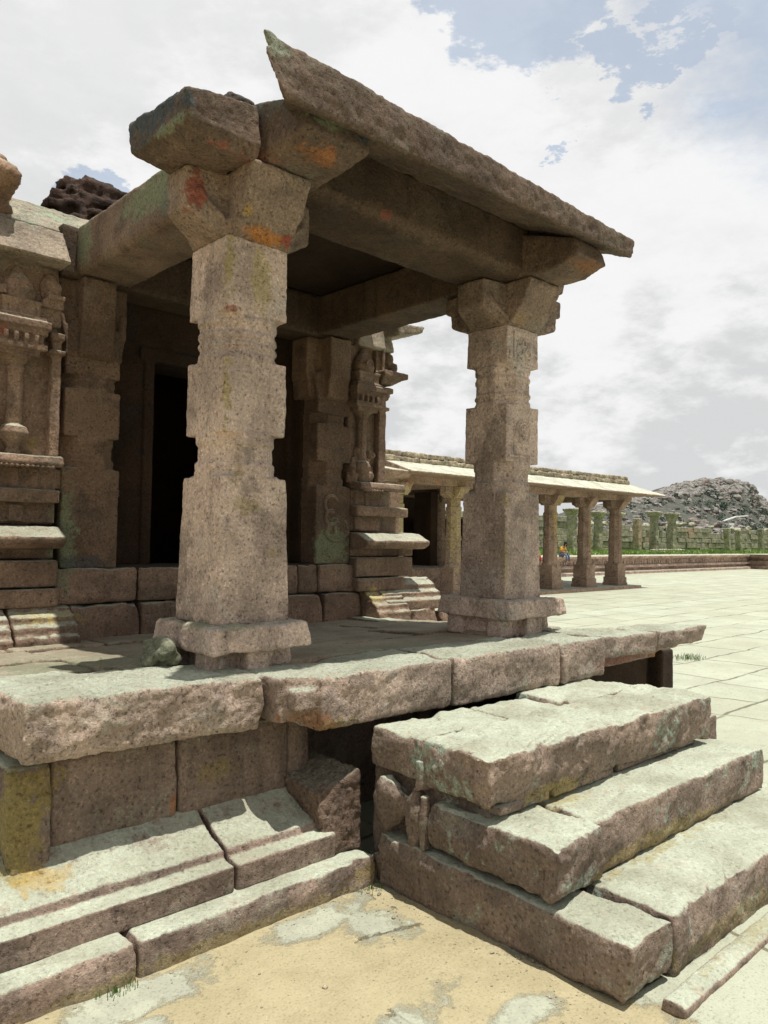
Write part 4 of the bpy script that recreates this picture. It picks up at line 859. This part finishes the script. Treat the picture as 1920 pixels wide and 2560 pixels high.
sitter((28.6,19.12,.88), 'person in a yellow top and blue jeans sitting on the plinth edge, head bent down', M['yellow'], M['jeans'], M['teal'])
sitter((26.48,19.12,.88), 'person in red sitting on the plinth, almost wholly hidden by the far porch pillar', M['red'], M['red'], M['red'])

# ------------------------------------------------------------------ grit
pb = MB(); rr = random.Random(31)
for i in range(380):
    x = rr.uniform(.7,2.55); y = rr.uniform(1.1,2.66)
    if rr.random() < .4: x = 2.5-abs(rr.gauss(0,.12)); y = rr.uniform(1.4,2.66)
    elif rr.random() < .35: y = 2.655-abs(rr.gauss(0,.06))
    q = rr.uniform(.0015,.0045)*(2.0 if rr.random() < .06 else 1); pb.blob((x, y, gz(x,y)+q*.3),(q*rr.uniform(1,1.6), q*rr.uniform(.8,1.2), q*.8), i, .3, 1)
go2 = obj('gravel', pb, granite('grit', (.36,.30,.21), topamt=.3, lichamt=0)); go2['kind'] = 'stuff'

# ------------------------------------------------------------------ weeds
def tuft(x, y, z, r, h, n, label, seed, mat='weed'):
    rr = random.Random(seed); mb = MB()
    for i in range(n):
        a = rr.uniform(0, 6.28); d = rr.random()*r; hh = h*rr.uniform(.4,1); p = Vector((x+math.cos(a)*d*1.6, y+math.sin(a)*d, z)); q = p+Vector((rr.uniform(-.6,.6)*hh, rr.uniform(-.6,.6)*hh, hh)); w = h*(.10 if mat == 'weed' else .03); m_ = (p+q)/2+Vector((0,0,hh*.15))
        mb.add([p+Vector((-w,0,-.01)), p+Vector((w,0,-.01)), m_+Vector((w*.8,0,0)), q, m_-Vector((w*.8,0,0))], [(0,1,2,3,4)])
    tag(obj('weed', mb, M[mat], None, origin=(x,y,z)), label, 'weed')
tuft(10.4,4.9,-.01,.22,.06,160,'low green weed patch in a paving joint beyond the platform end',1)
tuft(1.24,2.645,-.01,.05,.016,60,'tiny green weed at the foot of the lowest stone course',2)
tuft(1.62,3.74,.935,(.015),.05,5,'thin dry grass stalks in the porch floor joint beside the near pillar',3,'dry')
tuft(2.44,2.64,-.01,.05,.016,60,'small weed in the corner between the stair and the lowest stone course',4)

# ------------------------------------------------------------------ bake modifiers into plain meshes
dg = bpy.context.evaluated_depsgraph_get(); dg.update()
new = {}
for o in TODO: new[o.name] = bpy.data.meshes.new_from_object(o.evaluated_get(dg), depsgraph=dg)
done = {}
for o in TODO:
    o.modifiers.clear(); me = new[o.name]; me.name = o.name; o.data = me
for o in C.objects:
    if o.type == 'MESH' and o.modifiers: o.modifiers.clear()
for o in bpy.data.objects:      # copies of the pavilion pillars share the baked meshes
    if o.type == 'MESH' and o.users and o.data and o not in TODO:
        k = o.name.split('.')[0]
def relink(a, b):
    b.data = a.data
    for ca in a.children:
        for cb in b.children:
            if ca.name.split('.')[0] == cb.name.split('.')[0]: cb.data = ca.data
for o in list(pav.children):
    if o.name.split('.')[0] == 'pillar' and o is not fp: relink(fp, o)
